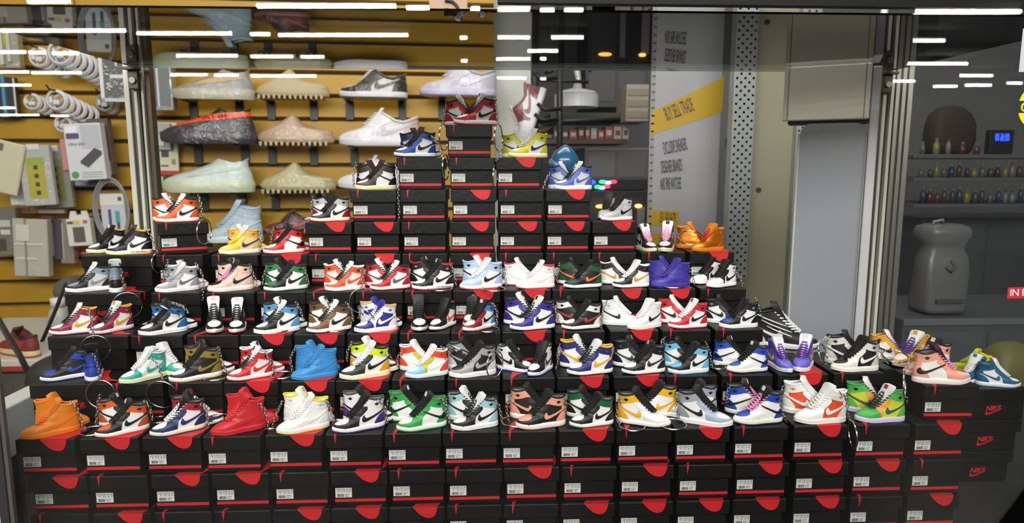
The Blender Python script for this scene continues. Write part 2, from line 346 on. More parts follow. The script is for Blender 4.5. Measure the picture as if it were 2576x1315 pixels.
# ================================================================== mini high-top sneakers (unit length, toe towards -x)
class Body:
    def __init__(s, xf, xb, W, V, ztop, wf, rf, rb, z0, z1):
        s.xf_, s.xb_, s.W_, s.V_, s.zt_, s.wf_, s.rf_, s.rb_, s.z0, s.z1 = xf, xb, W, V, ztop, wf, rf, rb, z0, z1
        n = 60; s.zz = [z0+(z1-z0)*i/n for i in range(n+1)]; s.ze = [0]
        for a, b in zip(s.zz, s.zz[1:]): s.ze.append(s.ze[-1]+math.hypot(b-a, .6*(s.xf(b)-s.xf(a))))
    def xf(s, z): return interp(s.xf_, z)
    def xb(s, z): return interp(s.xb_, z)
    def w2(s, x, z):
        f = s.xf(z); b = s.xb(z); rf = interp(s.rf_, z); rb = interp(s.rb_, z); wf = interp(s.wf_, z)
        W = interp(s.W_, x)*interp(s.V_, z)
        t = min((x-f)/rf, 1); u = min((b-x)/rb, 1)
        return (2*u-u*u)*(wf*wf+max(W*W-wf*wf, 0)*(2*t-t*t))
    def zeta(s, z): return interp(list(zip(s.zz, s.ze)), z)
    def zinv(s, e): return interp(list(zip(s.ze, s.zz)), e)
    def to_ab(s, x, z):
        z = min(max(z, s.z0), s.z1); f, b = s.xf(z), s.xb(z); t = min(max((x-f)/(b-f), 0), 1)
        return (math.acos(1-2*t)/PI, s.zeta(z))
    def point(s, a, e, side, off):
        z = s.zinv(e); f, b = s.xf(z), s.xb(z); x = f+(b-f)*(1-math.cos(PI*a))/2
        q = s.w2(x, z); y = math.sqrt(max(q, 0)); h = .002
        n = Vector((-(s.w2(x+h, z)-s.w2(x-h, z))/(2*h), 2*y, -(s.w2(x, z+h)-s.w2(x, z-h))/(2*h)))
        if n.length < 1e-6: n = Vector((-1 if a < .5 else 1, 0, 0))
        n.normalize(); p = Vector((x, y, z))+n*off
        if a < 1e-4 and interp(s.wf_, z) < 1e-3: p.y = 0
        if a > 1-1e-4: p.y = 0
        return (p.x-.5, p.y*side, p.z)
    def panel(s, mb, poly, off, step=.02, grid=(.055, .022), skirt=.010):
        P = []
        for (x0, z0), (x1, z1) in zip(poly, poly[1:]+poly[:1]):
            n = max(1, int(math.hypot(x1-x0, z1-z0)/step))
            for k in range(n):
                x = x0+(x1-x0)*k/n; z = z0+(z1-z0)*k/n; zt = interp(s.zt_, x); P.append(s.to_ab(x, min(z, zt)))
        Q = []
        for p in P:
            if not Q or (abs(p[0]-Q[-1][0])+abs(p[1]-Q[-1][1])) > 1e-4: Q.append(p)
        if abs(Q[0][0]-Q[-1][0])+abs(Q[0][1]-Q[-1][1]) < 1e-4: Q.pop()
        P = Q; n = len(P)
        amin, amax = min(p[0] for p in P), max(p[0] for p in P); emin, emax = min(p[1] for p in P), max(p[1] for p in P)
        def inside(x, y):
            c = False; j = n-1
            for i in range(n):
                if (P[i][1] > y) != (P[j][1] > y) and x < (P[j][0]-P[i][0])*(y-P[i][1])/(P[j][1]-P[i][1])+P[i][0]: c = not c
                j = i
            return c
        def far(x, y):
            j = n-1
            for i in range(n):
                ax, ay = P[j]; bx, by = P[i]; dx, dy = bx-ax, by-ay; L = dx*dx+dy*dy
                t = 0 if L == 0 else min(1, max(0, ((x-ax)*dx+(y-ay)*dy)/L))
                if ((x-ax-t*dx)/grid[0])**2+((y-ay-t*dy)/grid[1])**2 < .16: return False
                j = i
            return True
        pts = [Vector(p) for p in P]; a = amin+grid[0]*.5
        while a < amax:
            e = emin+grid[1]*.5
            while e < emax:
                if inside(a, e) and far(a, e): pts.append(Vector((a, e)))
                e += grid[1]
            a += grid[0]
        V, E, T, *_ = geometry.delaunay_2d_cdt(pts, [], [tuple(range(n))], 1, 1e-6)
        for side in (1, -1):
            vs = [s.point(v.x, v.y, side, off) for v in V]; fs = [tuple(t) for t in T]
            cnt = {}
            for t in T:
                for i in range(3):
                    k = (t[i], t[(i+1) % 3]); cnt[k] = cnt.get(k, 0)+1
            m = len(vs); low = {}
            for (i, j) in list(cnt):
                if (j, i) in cnt: continue
                if V[i].x < 1e-3 and V[j].x < 1e-3 and interp(s.wf_, s.zinv(V[i].y)) < 1e-3: continue
                if V[i].x > .999 and V[j].x > .999: continue
                for q in (i, j):
                    if q not in low: low[q] = len(vs); vs.append(s.point(V[q].x, V[q].y, side, off-skirt))
                fs.append((j, i, low[i], low[j]))
            if side < 0: fs = [f[::-1] for f in fs]
            mb.add(vs, fs)
        return mb
def fin(mb, name, smooth=True):
    me = bpy.data.meshes.new(name); me.from_pydata(mb.v, [], mb.f); bm = bmesh.new(); bm.from_mesh(me)
    bmesh.ops.remove_doubles(bm, verts=bm.verts, dist=1e-4); bmesh.ops.dissolve_degenerate(bm, edges=bm.edges, dist=1e-5)
    bm.to_mesh(me); bm.free(); me.update()
    if smooth:
        me.polygons.foreach_set('use_smooth', [True]*len(me.polygons)); me.set_sharp_from_angle(angle=math.radians(48))
    return me
HT = Body(xf=[(.08,.014),(.11,.008),(.14,.022),(.165,.05),(.19,.10),(.21,.165),(.228,.245),(.25,.31),(.28,.360),(.35,.440),(.42,.515),(.50,.590),(.57,.655),(.63,.70)],
          xb=[(.08,.99),(.12,1.0),(.2,1.0),(.3,.985),(.38,.972),(.45,.970),(.52,.985),(.58,.995),(.63,.99)],
          W=[(0,.10),(.1,.135),(.22,.160),(.35,.163),(.5,.145),(.65,.132),(.85,.135),(1,.13)],
          V=[(.08,1),(.2,.98),(.3,.9),(.45,.82),(.55,.86),(.63,.9)], ztop=[(0,.62),(.60,.60),(.68,.608),(.78,.575),(.88,.558),(.95,.572),(1.0,.588)],
          wf=[(.08,0),(.235,0),(.27,.035),(.33,.078),(.63,.095)], rf=[(.08,.34),(.25,.34),(.35,.25),(.63,.22)], rb=[(.08,.24),(.63,.26)], z0=.08, z1=.62)
TOP = [(1.1,.62),(.95,.572),(.88,.558),(.78,.575),(.68,.608),(.60,.602),(.3,.602)]
def shoe_meshes():
    M = {}
    def pan(name, poly, off, **k): M[name] = fin(HT.panel(MB(), poly, off, **k), name)
    pan('upper', [(-.1,.08),(.5,.08),(1.1,.08),(1.1,.3)]+TOP+[(.3,.45),(.2,.3),(-.1,.2)], 0.0, grid=(.06,.03))
    pan('toe_cap', [(-.1,.08),(.44,.08),(.415,.19),(.352,.262),(.31,.245),(.27,.202),(.2,.174),(.1,.157),(-.1,.154)], .011)
    pan('toe_box', [(-.1,.150),(.1,.153),(.2,.170),(.27,.198),(.33,.262),(.22,.262)], .006)
    pan('eyestay', [(.425,.08),(.462,.088),(.468,.18),(.505,.265),(.595,.345),(.650,.40),(.645,.452),(.3,.452),(.24,.262),(.352,.262),(.405,.19)], .011)
    sw2 = [(.80+(x-.77)*1.06, .255+(z-.255)*1.04) for x, z in SW]
    pan('swoosh', [((x-.98)*1.04+.99, .262+(z-.25)*1.32) for x, z in SW], .017, step=.012, grid=(.04, .015), skirt=.008)
    rv = [(1.50-x, .262+(z-.25)*1.32) for x, z in SW][::-1]
    pan('swoosh_rev', rv, .017, step=.012, grid=(.04, .015), skirt=.008)
    pan('heel_counter', [(.765,.08),(1.1,.08),(1.1,.30),(.96,.292),(.875,.262),(.815,.20),(.775,.14)], .011)
    pan('ankle_panel', [(.3,.460),(.645,.454),(.72,.428),(.85,.395),(1.1,.372),(1.1,.59),(.95,.552),(.88,.538),(.78,.553),(.68,.582),(.60,.58),(.3,.58)], .010)
    pan('heel_tab', [(.93,.305),(1.1,.305),(1.1,.368),(.90,.382),(.90,.33)], .008)
    # wings emblem: ball with a spread wing to each side
    cx, cz = .825, .476
    em = [(cx+x*.95, cz+z) for x, z in [(-.050,.018),(-.030,.013),(-.021,.026),(0,.032),(.021,.026),(.030,.013),(.050,.018),(.040,-.003),(.026,-.012),(.016,-.026),(0,-.031),(-.016,-.026),(-.026,-.012),(-.040,-.003)]]
    pan('emblem', em, .0135, step=.01, grid=(.02,.01), skirt=.004)
    # sole
    def sole(z0, z1, grow, name, lift=.026, edge=.010):
        mb = MB(); N = 44
        def outline(g):
            o = []
            for k in range(N):
                a = 2*PI*k/N; x = .5-.5*math.cos(a)
                hw = interp([(0,.115),(.12,.148),(.25,.172),(.36,.172),(.5,.155),(.65,.142),(.85,.148),(1,.140)], x)
                e = (1-abs(2*x-1)**(2.6 if x < .5 else 5))**.5 if abs(2*x-1) < 1 else 0
                o.append((-.5+x*1.0+(g if x > .5 else -g)*abs(2*x-1), math.copysign(1, math.sin(a))*(hw+g)*e if abs(math.sin(a)) > 1e-9 else 0))
            return o
        rows = [(z0, grow-edge), (z0+.008, grow), ((z0+z1)/2, grow+.004), (z1-.012, grow), (z1, grow-.010)]
        vs = []
        for z, g in rows:
            for x, y in outline(g):
                l = lift*max(0, 1-(x+.5)/.28)**2*(1 if z < .05 else .75); vs.append((x, y, z+l))
        fs = [(i*N+k, i*N+(k+1) % N, (i+1)*N+(k+1) % N, (i+1)*N+k) for i in range(len(rows)-1) for k in range(N)]
        fs += [tuple(range(N-1, -1, -1)), tuple((len(rows)-1)*N+k for k in range(N))]
        mb.add(vs, fs); me = mb.mesh(name, True); me.set_sharp_from_angle(angle=math.radians(40)); return me
    M['midsole'] = sole(.020, .106, .010, 'midsole'); M['outsole'] = sole(0, .026, .010, 'outsole', .03, .004)
    # tongue
    tc = [(.330,.245,.050),(.400,.325,.082),(.474,.415,.098),(.552,.515,.108),(.620,.605,.122),(.655,.665,.128),(.672,.715,.116)]
    vs = []; K = 8
    for i, (x, z, hw) in enumerate(tc):
        for sgn, th in ((-1, (-.026,-.034,-.042,-.048,-.056,-.060,-.054)[i]), (1, .034)):
            for k in range(K+1):
                q = -1+2*k/K; vs.append((x-.5+th+.016*q*q, q*hw, z-(.014*q*q if i == len(tc)-1 else 0)+(.006 if sgn < 0 else 0)))
    R = 2*(K+1); fs = []
    for i in range(len(tc)-1):
        for k in range(K): fs += [(i*R+k, i*R+k+1, (i+1)*R+k+1, (i+1)*R+k), (i*R+K+1+k, (i+1)*R+K+1+k, (i+1)*R+K+2+k, i*R+K+2+k)]
        fs += [(i*R, (i+1)*R, (i+1)*R+K+1, i*R+K+1), (i*R+K, i*R+2*K+1, (i+1)*R+2*K+1, (i+1)*R+K)]
    t = (len(tc)-1)*R; fs += [(t+k, t+k+1, t+K+2+k, t+K+1+k) for k in range(K)]
    M['tongue'] = MB().add(vs, fs).mesh('tongue', True); M['tongue'].set_sharp_from_angle(angle=math.radians(50))
    tg = MB(); b = [(.584,-.046,.636),(.584,.046,.636),(.616,.046,.716),(.616,-.046,.716)]
    tg.add([(x-.5-.002, y, z) for x, y, z in b]+[(x-.5-.009, y, z+.002) for x, y, z in b], [(0,1,2,3),(7,6,5,4),(0,4,5,1),(1,5,6,2),(2,6,7,3),(3,7,4,0)]); M['tongue_tag'] = tg.mesh('tongue_tag')
    # laces
    mb = MB(); lv = [.275, .315, .355, .395, .435, .48, .525, .565]
    for i, z in enumerate(lv):
        x = HT.xf(z); w = .112 if z > .3 else .085; zz = z+.022
        for sg in ((1, -1) if i < len(lv)-1 else (1,)):
            z2 = lv[i+1] if i < len(lv)-1 else z; x2 = HT.xf(z2); pts = []
            for k in range(7):
                q = -1+2*k/6; tt = (q+1)/2; pts.append((x+(x2-x)*tt-.5-.088*(1-q**4)-.012+.020*q*q*q*q, sg*q*w, z+(z2-z)*tt+.004))
            mb.tube(pts, .0165, 6, flat=.75)
    M['laces'] = mb.mesh('laces', True)
    # collar rim
    pts = []; xs = [.675, .70, .74, .80, .86, .91, .95, .975, .988]
    for x in xs: z = interp(HT.zt_, x); pts.append((x-.5, math.sqrt(max(HT.w2(x, z), 0)), z-.004))
    full = [(a, b, c) for a, b, c in pts]+[(.985-.5, 0, .583)]+[(a, -b, c) for a, b, c in pts[::-1]]
    M['collar'] = MB().tube(full, .020, 7).mesh('collar', True)
    # lining: inner walls and footbed
    mb = MB(); zs = [.40, .47, .53, .575]; xs = [.66,.69,.73,.78,.84,.90,.94,.962]; rows = []
    for z in zs:
        row = []
        for x in xs: row.append((x-.5, max(math.sqrt(max(HT.w2(x, min(z, interp(HT.zt_, x))), 0))-.014, .004), min(z, interp(HT.zt_, x)-.002)))
        rows.append(row+[(a, -b, c) for a, b, c in row[::-1]])
    n = len(rows[0]); vs = [p for r in rows for p in r]; fs = [(i*n+k, i*n+k+1, (i+1)*n+k+1, (i+1)*n+k) for i in range(len(zs)-1) for k in range(n-1)]
    fs.append(tuple(range(n))); M['lining'] = MB().add(vs, fs).mesh('lining', True)
    return M
SM = shoe_meshes()
ROWNAME = {1: 'lowest shoe row', 2: 'second shoe row', 3: 'third shoe row', 4: 'fourth shoe row'}
LEA = dict(rough=.42, bump=.06, bscale=40)
PAIRS = []
def shoe(col, X, Y, Z, L, deg, label, group, rev=False, text=None, parts=None):
    t = thing('mini_sneaker', label, 'sneaker', (X, Y, Z), math.radians(deg-180), group, scale=L)
    g = lambda k, d: col.get(k, col.get(d, '#ffffff'))
    base = col['q']; met = dict(metal=.65, rough=.33) if col.get('metal') else {}
    lm = lambda h: mat(h, **{**LEA, **met})
    link('midsole', SM['midsole'], mat(g('mid', 'q'), .5), t); link('outsole', SM['outsole'], mat(g('out', 'q'), .55), t)
    up = link('upper', SM['upper'], lm(base), t)
    link('toe_cap', SM['toe_cap'], lm(g('cap', 'q')), t); link('toe_box', SM['toe_box'], lm(g('box', 'q')), t); link('eyestay', SM['eyestay'], lm(g('eye', 'q')), t)
    link('swoosh', SM['swoosh_rev' if rev else 'swoosh'], lm(g('sw', 'q')), t)
    link('heel_counter', SM['heel_counter'], lm(g('heel', 'q')), t)
    ak = link('ankle_panel', SM['ankle_panel'], lm(g('ank', 'heel')), t); link('heel_tab', SM['heel_tab'], lm(g('tab', 'ank') if 'tab' in col or 'ank' in col else base), t)
    em = col.get('em') or ('#141414' if sum(lin(g('ank', 'heel'))[:3]) > .25 else '#4a4a4a')
    link('emblem', SM['emblem'], mat(em, .5), ak)
    link('collar', SM['collar'], mat(g('col', 'ank'), .6), t)
    tg = link('tongue', SM['tongue'], mat(g('ton', 'q'), .55), t)
    if col.get('tag'): link('tongue_tag', SM['tongue_tag'], mat(col['tag'], .6), tg)
    link('laces', SM['laces'], mat(g('lace', 'q'), .7), t); link('lining', SM['lining'], mat(col.get('lin', '#8f8f8f'), .8), t)
    if text:
        tm = text_mesh('NOT FOR RESALE', .043, .004, 0, 1.05); o = link('lettering', tm, mat('#3a3a38', .6), t); o.location = (.22, -.166, .060)
        # follow the slight plan taper of the midsole
        o.rotation_euler = (0, 0, -.03)
    return t
def extent(L, deg, u=1288):
    a = math.radians(deg); t = (u-1288)/F; c, s = math.cos(a), math.sin(a); return L*(abs(c-s*t)+.31*abs(s+c*t))*.97
def pair(row, lay, desc, cols, shoes, rev=False, text=None, where=None, rowY=None):
    """shoes: list of (role, px left, px right or None, toe direction deg, depth behind box front)"""
    col = {}
    for it in cols.split():
        k, v = it.split('='); col[k] = v
    for k in list(col):
        if k != 'metal' and not col[k].startswith('#'): col[k] = '#'+col[k]
    Z = (lay+1)*H-.0002; Y0 = rowY or ROWY[row]; Lf = None
    for role, a, b, deg, dy in shoes:
        Y = Y0+dy
        if b is not None:
            x0, x1 = solveX(a, Y, Z), solveX(b, Y, Z); e = extent(1, deg, a); L = (x1-x0)/e; L = min(max(L, .049), .062 if e > .8 else .0545); X = (x0+x1)/2; Lf = Lf or L
        else:
            L = Lf or .054; a, side = a if isinstance(a, tuple) else (a, 1); X = solveX(a, Y, Z)+side*extent(L, deg, a)/2
        lab = '%s high-top, %s, %s' % (desc, role.replace('shoe with ', ''), where or ROWNAME[row])
        shoe(col, X, Y, Z, L, deg, lab, 'mini high-top sneakers on the boxes', rev, text)
FD, RD = .0145, .0375
def beta(u):
    b = -math.degrees(math.atan((u-1288)/F))-2.5; return (.66 if b > 0 else .42)*b
def V(row, lay, desc, cols, a, b, rl, fd=None, rdg=None, **k):      # front shoe toe left, rear shoe toe right
    fd = fd if fd and fd > 200 else 195+beta(a); rdg = rdg if rdg and rdg < 345 else 346+beta(a)
    pair(row, lay, desc, cols, [('front of pair', a, b, fd, k.pop('fdy', FD)), ('rear of pair', rl, None, rdg, k.pop('rdy', RD))], **k)
def VM(row, lay, desc, cols, a, b, rr, **k):                       # mirrored: front shoe toe right
    bb = beta(3*1288-2*a if a < 1288 else a)*1.5
    pair(row, lay, desc, cols, [('front of pair', a, b, 346+bb, FD), ('rear of pair', (rr, -1), None, 194+bb, RD)], **k)
K = 'cap=16161a box=f2f2f0 eye=16161a q=f0f0f0 sw=141414 ton=161616 lace=121212 mid=f4f4f2 col=161616 lin=8f8f8f'
def bt(**k):      # black toe base with changes
    d = dict(x.split('=') for x in K.split()); d.update(k); return ' '.join('%s=%s' % x for x in d.items())
def mono(h, mid=None, lace=None, **k):
    d = dict(q=h, mid=mid or h, out=mid or h, lace=lace or h, lin=h, em=h, ank=h, heel=h, col=h); d.update(k); return ' '.join('%s=%s' % x for x in d.items())
WH = 'f0f0ee'
# ---- lowest row
V(1,0,'plain orange',mono('f08a1e',lace='ff7a3c'),52,205,84)
V(1,0,'black and white, orange toe and ankle',bt(box='e2632c',heel='c9552c',ank='e2632c',tab='c9552c',out='d8443a',tag='dcdce6'),240,378,244)
V(1,0,'navy and white, dark red ankle',bt(cap='20305c',eye='20305c',sw='1d2a58',heel='1d2a58',ank='a8283a',lace='eeeeee',mid='efecd2',out='20305c',tag='b02a3a'),377,522,428)
V(1,0,'plain red',mono('c8202a',lace='e0363a'),530,672,568)
V(1,0,'all white, yellow collar and tag',mono('f2f2f2',em='c8c8c8',tag='e8d020').replace('out=f2f2f2','out=e8d040').replace('col=f2f2f2','col=f0d818'),695,832,711)
V(1,0,'black and white, purple heel',bt(heel='3f2a80',ank='eeeeee',tab='eeeeee',col='4a4a4c',out='3a2a7a',em='222222'),835,972,861)
V(1,0,'bright green and white, reversed swoosh',bt(cap='35a04a',eye='35a04a',heel='35a04a',ank='35a04a',col='2a8a3c',out='35a04a',tag='f0f0f0'),996,1126,976,rev=True)
V(1,0,'black and white, pale aqua heel',bt(heel='a4d2da',ank='a4d2da',ton='eeeeee',out='f0f0f0'),1133,1255,1124)
V(1,0,'black and salmon pink',bt(box='f0a286',q='191919',sw='f0a488',heel='f0a488',ank='f0a488',out='f0b6a0'),1295,1425,1282)
V(1,0,'black and white, dark green ankle',bt(heel='1a1a1a',ank='14603a',out='1f6a40'),1432,1543,1424,fd=193)
VM(1,0,'amber yellow and white',bt(cap='f0f0f0',eye='f0f0f0',sw='eeb224',heel='eeb224',ank='f2b818',out='1a1a1a'),1552,1685,1705)
VM(1,0,'grey blue and white',bt(cap='a9b6cf',eye='a9b6cf',heel='9aa2b0',ank='a2aab8',out='f0f0f0'),1705,1840,1806)
V(1,0,'blue and white, pink laced, reversed swoosh',bt(cap='f0f0ec',box='2346ae',eye='f0f0ec',heel='2346ae',ank='2346ae',lace='f29cc6',mid='efecd8',out='1c2460',tag='f0f0f0'),1838,1972,1825,rev=True)
V(1,0,'white with vermilion quarter',mono('f2f2f0',em='e88a74').replace('q=f2f2f0','q=e5512c')+' cap=f2f2f0 box=f2f2f0 eye=f2f2f0 sw=f4f4f2 ton=f2f2f0',1990,2132,1970)
V(1,0,'rainbow green yellow and orange',bt(cap='3fb04c',box='45b850',eye='f0a03c',q='d4da38',sw='3c5660',heel='5ebc48',ank='54b850',tab='8cc848',col='38a050',ton='f0f0f0',mid='dccfee',out='d8caea',tag='a83a34'),2142,2280,2128)
pair(1,1,'pale pink and white, black reversed swoosh','cap=f6a692 box=f4c8be eye=f6a692 q=f2f0ee sw=161616 heel=f6a692 ank=f6a692 ton=1a1a1a lace=f29cc6 mid=f6f2ee out=f2d2c6 col=151515 em=3a2a2a tag=f0dada',
     [('front of pair',2290,2443,351,.0125),('rear of pair',(2398,-1),None,189,.042)],rev=True,where='on raised right box',rowY=.682)
# ---- second row
pair(2,1,'royal blue and black',bt(box='2a48b4',q='1a1a1c',sw='2a48b4',heel='2a48b4',ank='2a48b4',tab='2a48b4',out='2a3c90',lin='b8b8b8'),[('shoe with toe forward',117,222,214,.022),('shoe with heel forward',208,264,118,.030)])
V(2,1,'turquoise and white',bt(cap='3ba89a',eye='f0f0f0',sw='3ba89a',heel='3ba89a',ank='3ba89a',ton='f0f0f0',lace='f0f0f0',col='f0f0f0',mid='eef0c8',out='e8ecc0',em='8ccabe',tag='e8e8e8'),318,405,372,fd=226,rdg=340)
V(2,1,'black and dark gold',bt(q='17150f',sw='8e7a2c',heel='8e7a2c',ank='8e7a2c',out='c89a6a',tag='7a6a2c'),425,562,462)
V(2,1,'red and white, black laces',bt(cap='cc2428',eye='cc2428',q='e6e2e2',sw='cc2428',heel='cc2428',ank='cc2428',col='f0f0f0',ton='f0f0f0',out='cc2428',tag='222222'),578,685,602)
V(2,1,'plain sky blue',mono('3a8ed0'),732,852,741)
V(2,1,'black and white, neon yellow ankle',bt(cap='2a2a2a',eye='2a2a2a',heel='e8a228',ank='d8f218',tab='f0f0f0',ton='f0f0f0',lace='f0f0f0',mid='f2f0d6',out='efeccc'),853,983,878)
V(2,1,'white, orange heel, blue toe','cap=8ccaf0 box=cfe6f4 eye=c4b82c q=f2f2f2 sw=f6f6f6 heel=e8502c ank=e8502c ton=f4f4f4 lace=f4f4f4 mid=f4f4f4 out=bcdcf0 col=f0f0f0 tag=e8e8e8 em=c83a22',1020,1128,1003,fd=190)
V(2,1,'grey and black, white heel',bt(cap='a3a1a6',box='1c1c1e',eye='a3a1a6',q='1b1b1d',sw='a8a6ac',heel='dcdce0',ank='a3a1a6',out='f0f0f0'),1128,1250,1124)
pair(2,1,'black and white, blue outsole',bt(heel='18181a',ank='eeeeee',out='2a5ac0',tab='eeeeee'),[('left of pair',1258,1338,332,.030),('right of pair',1320,1396,236,.022)])
V(2,1,'navy and white, yellow swoosh',bt(cap='2c2a72',eye='2c2a72',sw='f0b02c',heel='2c2a72',ank='2c2a72',ton='f0f0f0',col='f0b83c',out='141414'),1423,1544,1408,fd=190)
V(2,1,'black and white, dark camo swoosh',bt(sw='2c3a3a',heel='17171a',ank='1a191b',out='141414',tag='c89aa8'),1560,1676,1542,fd=190)
V(2,1,'black and white, light blue toe and heel',bt(box='70bce8',heel='70bce8',ank='70bce8',out='9ccdea',tag='1a1a1a'),1678,1784,1666,fd=190)
V(2,1,'blue and white, black laces, reversed swoosh',bt(cap='f2f2ee',box='2650c4',eye='f2f2ee',heel='2650c4',ank='2650c4',mid='f0eed8',out='1c2a6a',tag='f0f0f0'),1823,1934,1795,rev=True,fd=190)
pair(2,1,'lavender and purple laced','cap=6c64c8 box=7a72d0 eye=5a50b4 q=6c64c8 sw=e8b83a heel=6c64c8 ank=5548ac ton=eceaf4 lace=5c2c94 mid=f0f0f4 out=e8e8f0 col=5548ac lin=6a6a9a em=4a3c9c tag=d8d8ea',[('left of pair',1927,1994,276,.026),('right of pair',1986,2053,232,.026)])
V(2,1,'black and ivory, white swoosh','cap=e6e6de box=191919 eye=ecece6 q=191919 sw=f2f2f0 heel=d8d8cc ank=e0e0d6 ton=161616 lace=141414 mid=f4f2e8 out=efece0 col=141414 tag=222222',2083,2214,2078)
pair(2,1,'yellow and white, purple laces','cap=eaa82c box=f2f0ec eye=eaa82c q=f2f2f0 sw=1a1a1a heel=f0f0ee ank=eaa82c ton=f2f2f0 lace=4a2c86 mid=f6f4ee out=f0ece0 col=eaa82c tag=e0b030 tab=eaa82c',[('left of pair',2197,2285,345,.046),('right of pair',2232,2345,200,.020)],rowY=.742)
# ---- third row
R1 = bt(cap='8e2648',eye='8e2648',sw='e2a62c',heel='8e2648',ank='8e2648',col='e8b02c',ton='f0f0f0',out='8e2648',tag='e09a2c',em='c8783c')
pair(3,2,'maroon and white, yellow swoosh',R1,[('left of pair',143,233,204,.018),('right of pair',238,326,234,.024)])
V(3,2,'black and white, blue ankle',bt(heel='2b6cb4',ank='2b6cb4',out='f0f0f0'),348,474,378)
pair(3,2,'black and white, red outsole',bt(ton='f0f0f0',heel='17171a',ank='17171a',out='b0242c',tag='e8b8b8'),[('left of pair',513,569,290,.027),('right of pair',570,628,282,.027)])
V(3,2,'black and white, soft blue heel',bt(heel='5e9cd0',ank='5e9cd0',ton='f0f0f0',out='f0f0f0',tag='222222'),638,757,660)
V(3,2,'brown and white',bt(cap='7a5834',eye='7a5834',heel='7a5834',ank='6e4e2e',ton='f0f0f0',out='141414',tag='1c1c1c'),770,886,774)
V(3,2,'white and indigo, tan collar','cap=302c88 box=f0f0f2 eye=f0f0f2 q=302c88 sw=f0f0f6 heel=f0f0f2 ank=eeeef2 ton=34309a lace=f0f0f4 mid=f4f4f6 out=f0f0f2 col=dcac78 lin=d0c0b0 em=4a64b8',890,1001,905)
pair(3,2,'black and white, orange swoosh',bt(sw='e0582c',heel='1a1a1a',ank='1a1a1a',tab='e0582c',out='121212'),[('left of pair',1028,1080,278,.027),('right of pair',1074,1152,238,.027)])
pair(3,2,'oxblood and white, blue ankle',bt(cap='8c1e2a',eye='8c1e2a',heel='3f80d0',ank='3f80d0',out='9c1e2a',tag='e0c8d4'),[('front of pair',1158,1251,222,.018),('rear of pair',1156,1218,262,.046)])
V(3,2,'deep purple and white',bt(cap='3c2a88',eye='3c2a88',heel='3c2a88',ank='3c2a88',ton='f0f0f0',out='121212',tag='1a1a1a'),1280,1398,1266)
V(3,2,'black and white, dark red swoosh',bt(q='1a1718',sw='b0342c',heel='f0eee8',ank='eeece6',mid='f4f2ea',tab='1a1718',out='121212'),1415,1509,1397,fd=192)
pair(3,2,'all white, black swoosh',mono('f0f1f2',em='c0c0c0',sw='222224',lace='f4f4f4').replace('col=f0f1f2','col=e8e8ea'),[('left of pair',1519,1608,348,.034),('right of pair',1577,1663,205,.016)])
V(3,2,'red and white, white laces',bt(cap='c82430',eye='c82430',heel='c82430',ank='c82430',ton='f2f2f2',lace='f2f2f2',out='c82430',tag='c8303a',col='c82430'),1682,1776,1654,fd=192)
V(3,2,'black and white, royal blue toe',bt(box='2546b4',heel='17171a',ank='1c1c20',out='f0f0f0',em='8a98b0'),1804,1909,1772,fd=190)
# ---- fourth row
pair(4,3,'black and pale grey',bt(box='8c99aa',q='c8c8ca',sw='8a8a90',heel='17171a',ank='8c99aa',ton='f0f0f0',tag='1a1a1a',lin='b4b4b4',out='f0f0f0'),[('shoe with toe forward',177,273,212,.020),('shoe with heel forward',268,322,116,.028)])
V(4,3,'grey and white, patterned grey swoosh',bt(cap='a2a2ac',eye='a2a2ac',sw='6c6c74',heel='a2a2ac',ank='a2a2ac',col='e4e4e6',ton='eeeeee',lace='b0b0ba',out='f0f0f0',tag='c0c0c0'),390,503,418)
V(4,3,'blush pink and black, pink laces','cap=ecc6b4 box=1a1a1a eye=ecc6b4 q=f0cfbc sw=191919 heel=eec8b6 ank=efcab8 ton=1c1c1c lace=e4a0d0 mid=f4ece6 out=eed2c4 col=1a1a1a tag=c8c8d0',522,640,545)
V(4,3,'black and white, green toe and heel',bt(box='2a8444',heel='2a6e42',ank='2e7c46',out='1f6a3a'),663,776,664)
V(4,3,'orange red and white, speckled side',bt(cap='e2522e',eye='e2522e',q='e8e2dc',sw='e2522e',heel='e2522e',ank='e2522e',col='f0f0ee',ton='f2f2f0',out='f0e8e4',tag='1c1c1c'),822,915,813,fd=191)
V(4,3,'red and white, patterned grey swoosh',bt(cap='b8202c',eye='b8202c',sw='5c6068',heel='b8202c',ank='b8202c',ton='f0f0f0',out='b8202c',tag='b83040'),930,1034,917)
V(4,3,'black and white, red collar, printed midsole',bt(heel='17171a',ank='1c1a1c',col='b0242c',out='b8242c',tag='c8d0d0',em='8a90a0'),1035,1143,1030,text=True)
V(4,3,'ice blue and white',bt(cap='b6cbec',box='c6d8f2',eye='b6cbec',heel='b6cbec',ank='b6cbec',ton='f2f2f2',lace='f2f2f4',out='c8343c',col='b6cbec'),1155,1265,1162)
pair(4,3,'all white, red collar and outsole',mono('eff0f0',em='b8b8bc').replace('col=eff0f0','col=b83048').replace('out=eff0f0','out=c0404c')+' sw=f6e4e4 tag=c04048',[('front of pair',1297,1396,190,FD),('rear of pair',1267,None,350,RD)])
V(4,3,'black and dark green, orange swoosh',bt(box='1d563a',q='1a1a1a',sw='e0742f',heel='1d563a',ank='1d563a',out='101010'),1415,1516,1404)
V(4,3,'black and white, tan swoosh',bt(eye='2a2620',sw='d09a54',heel='f0f0f0',ank='26221e',tab='f0f0f0',ton='f2f2f2',lace='f2f2f2',col='f0f0f0',out='121212'),1542,1631,1508,fd=193)
V(4,3,'plain violet blue',mono('3c349c',lace='5a3aa8'),1634,1738,1628)
pair(4,3,'white and black, white eyestay',bt(cap='f0f0f0',box='eeeeee',eye='191919',q='f2f2f2',heel='eeeeee',ank='eeeeee',out='141414'),[('front of pair',1775,1852,207,.012),('rear of pair',1738,1812,200,.038)])
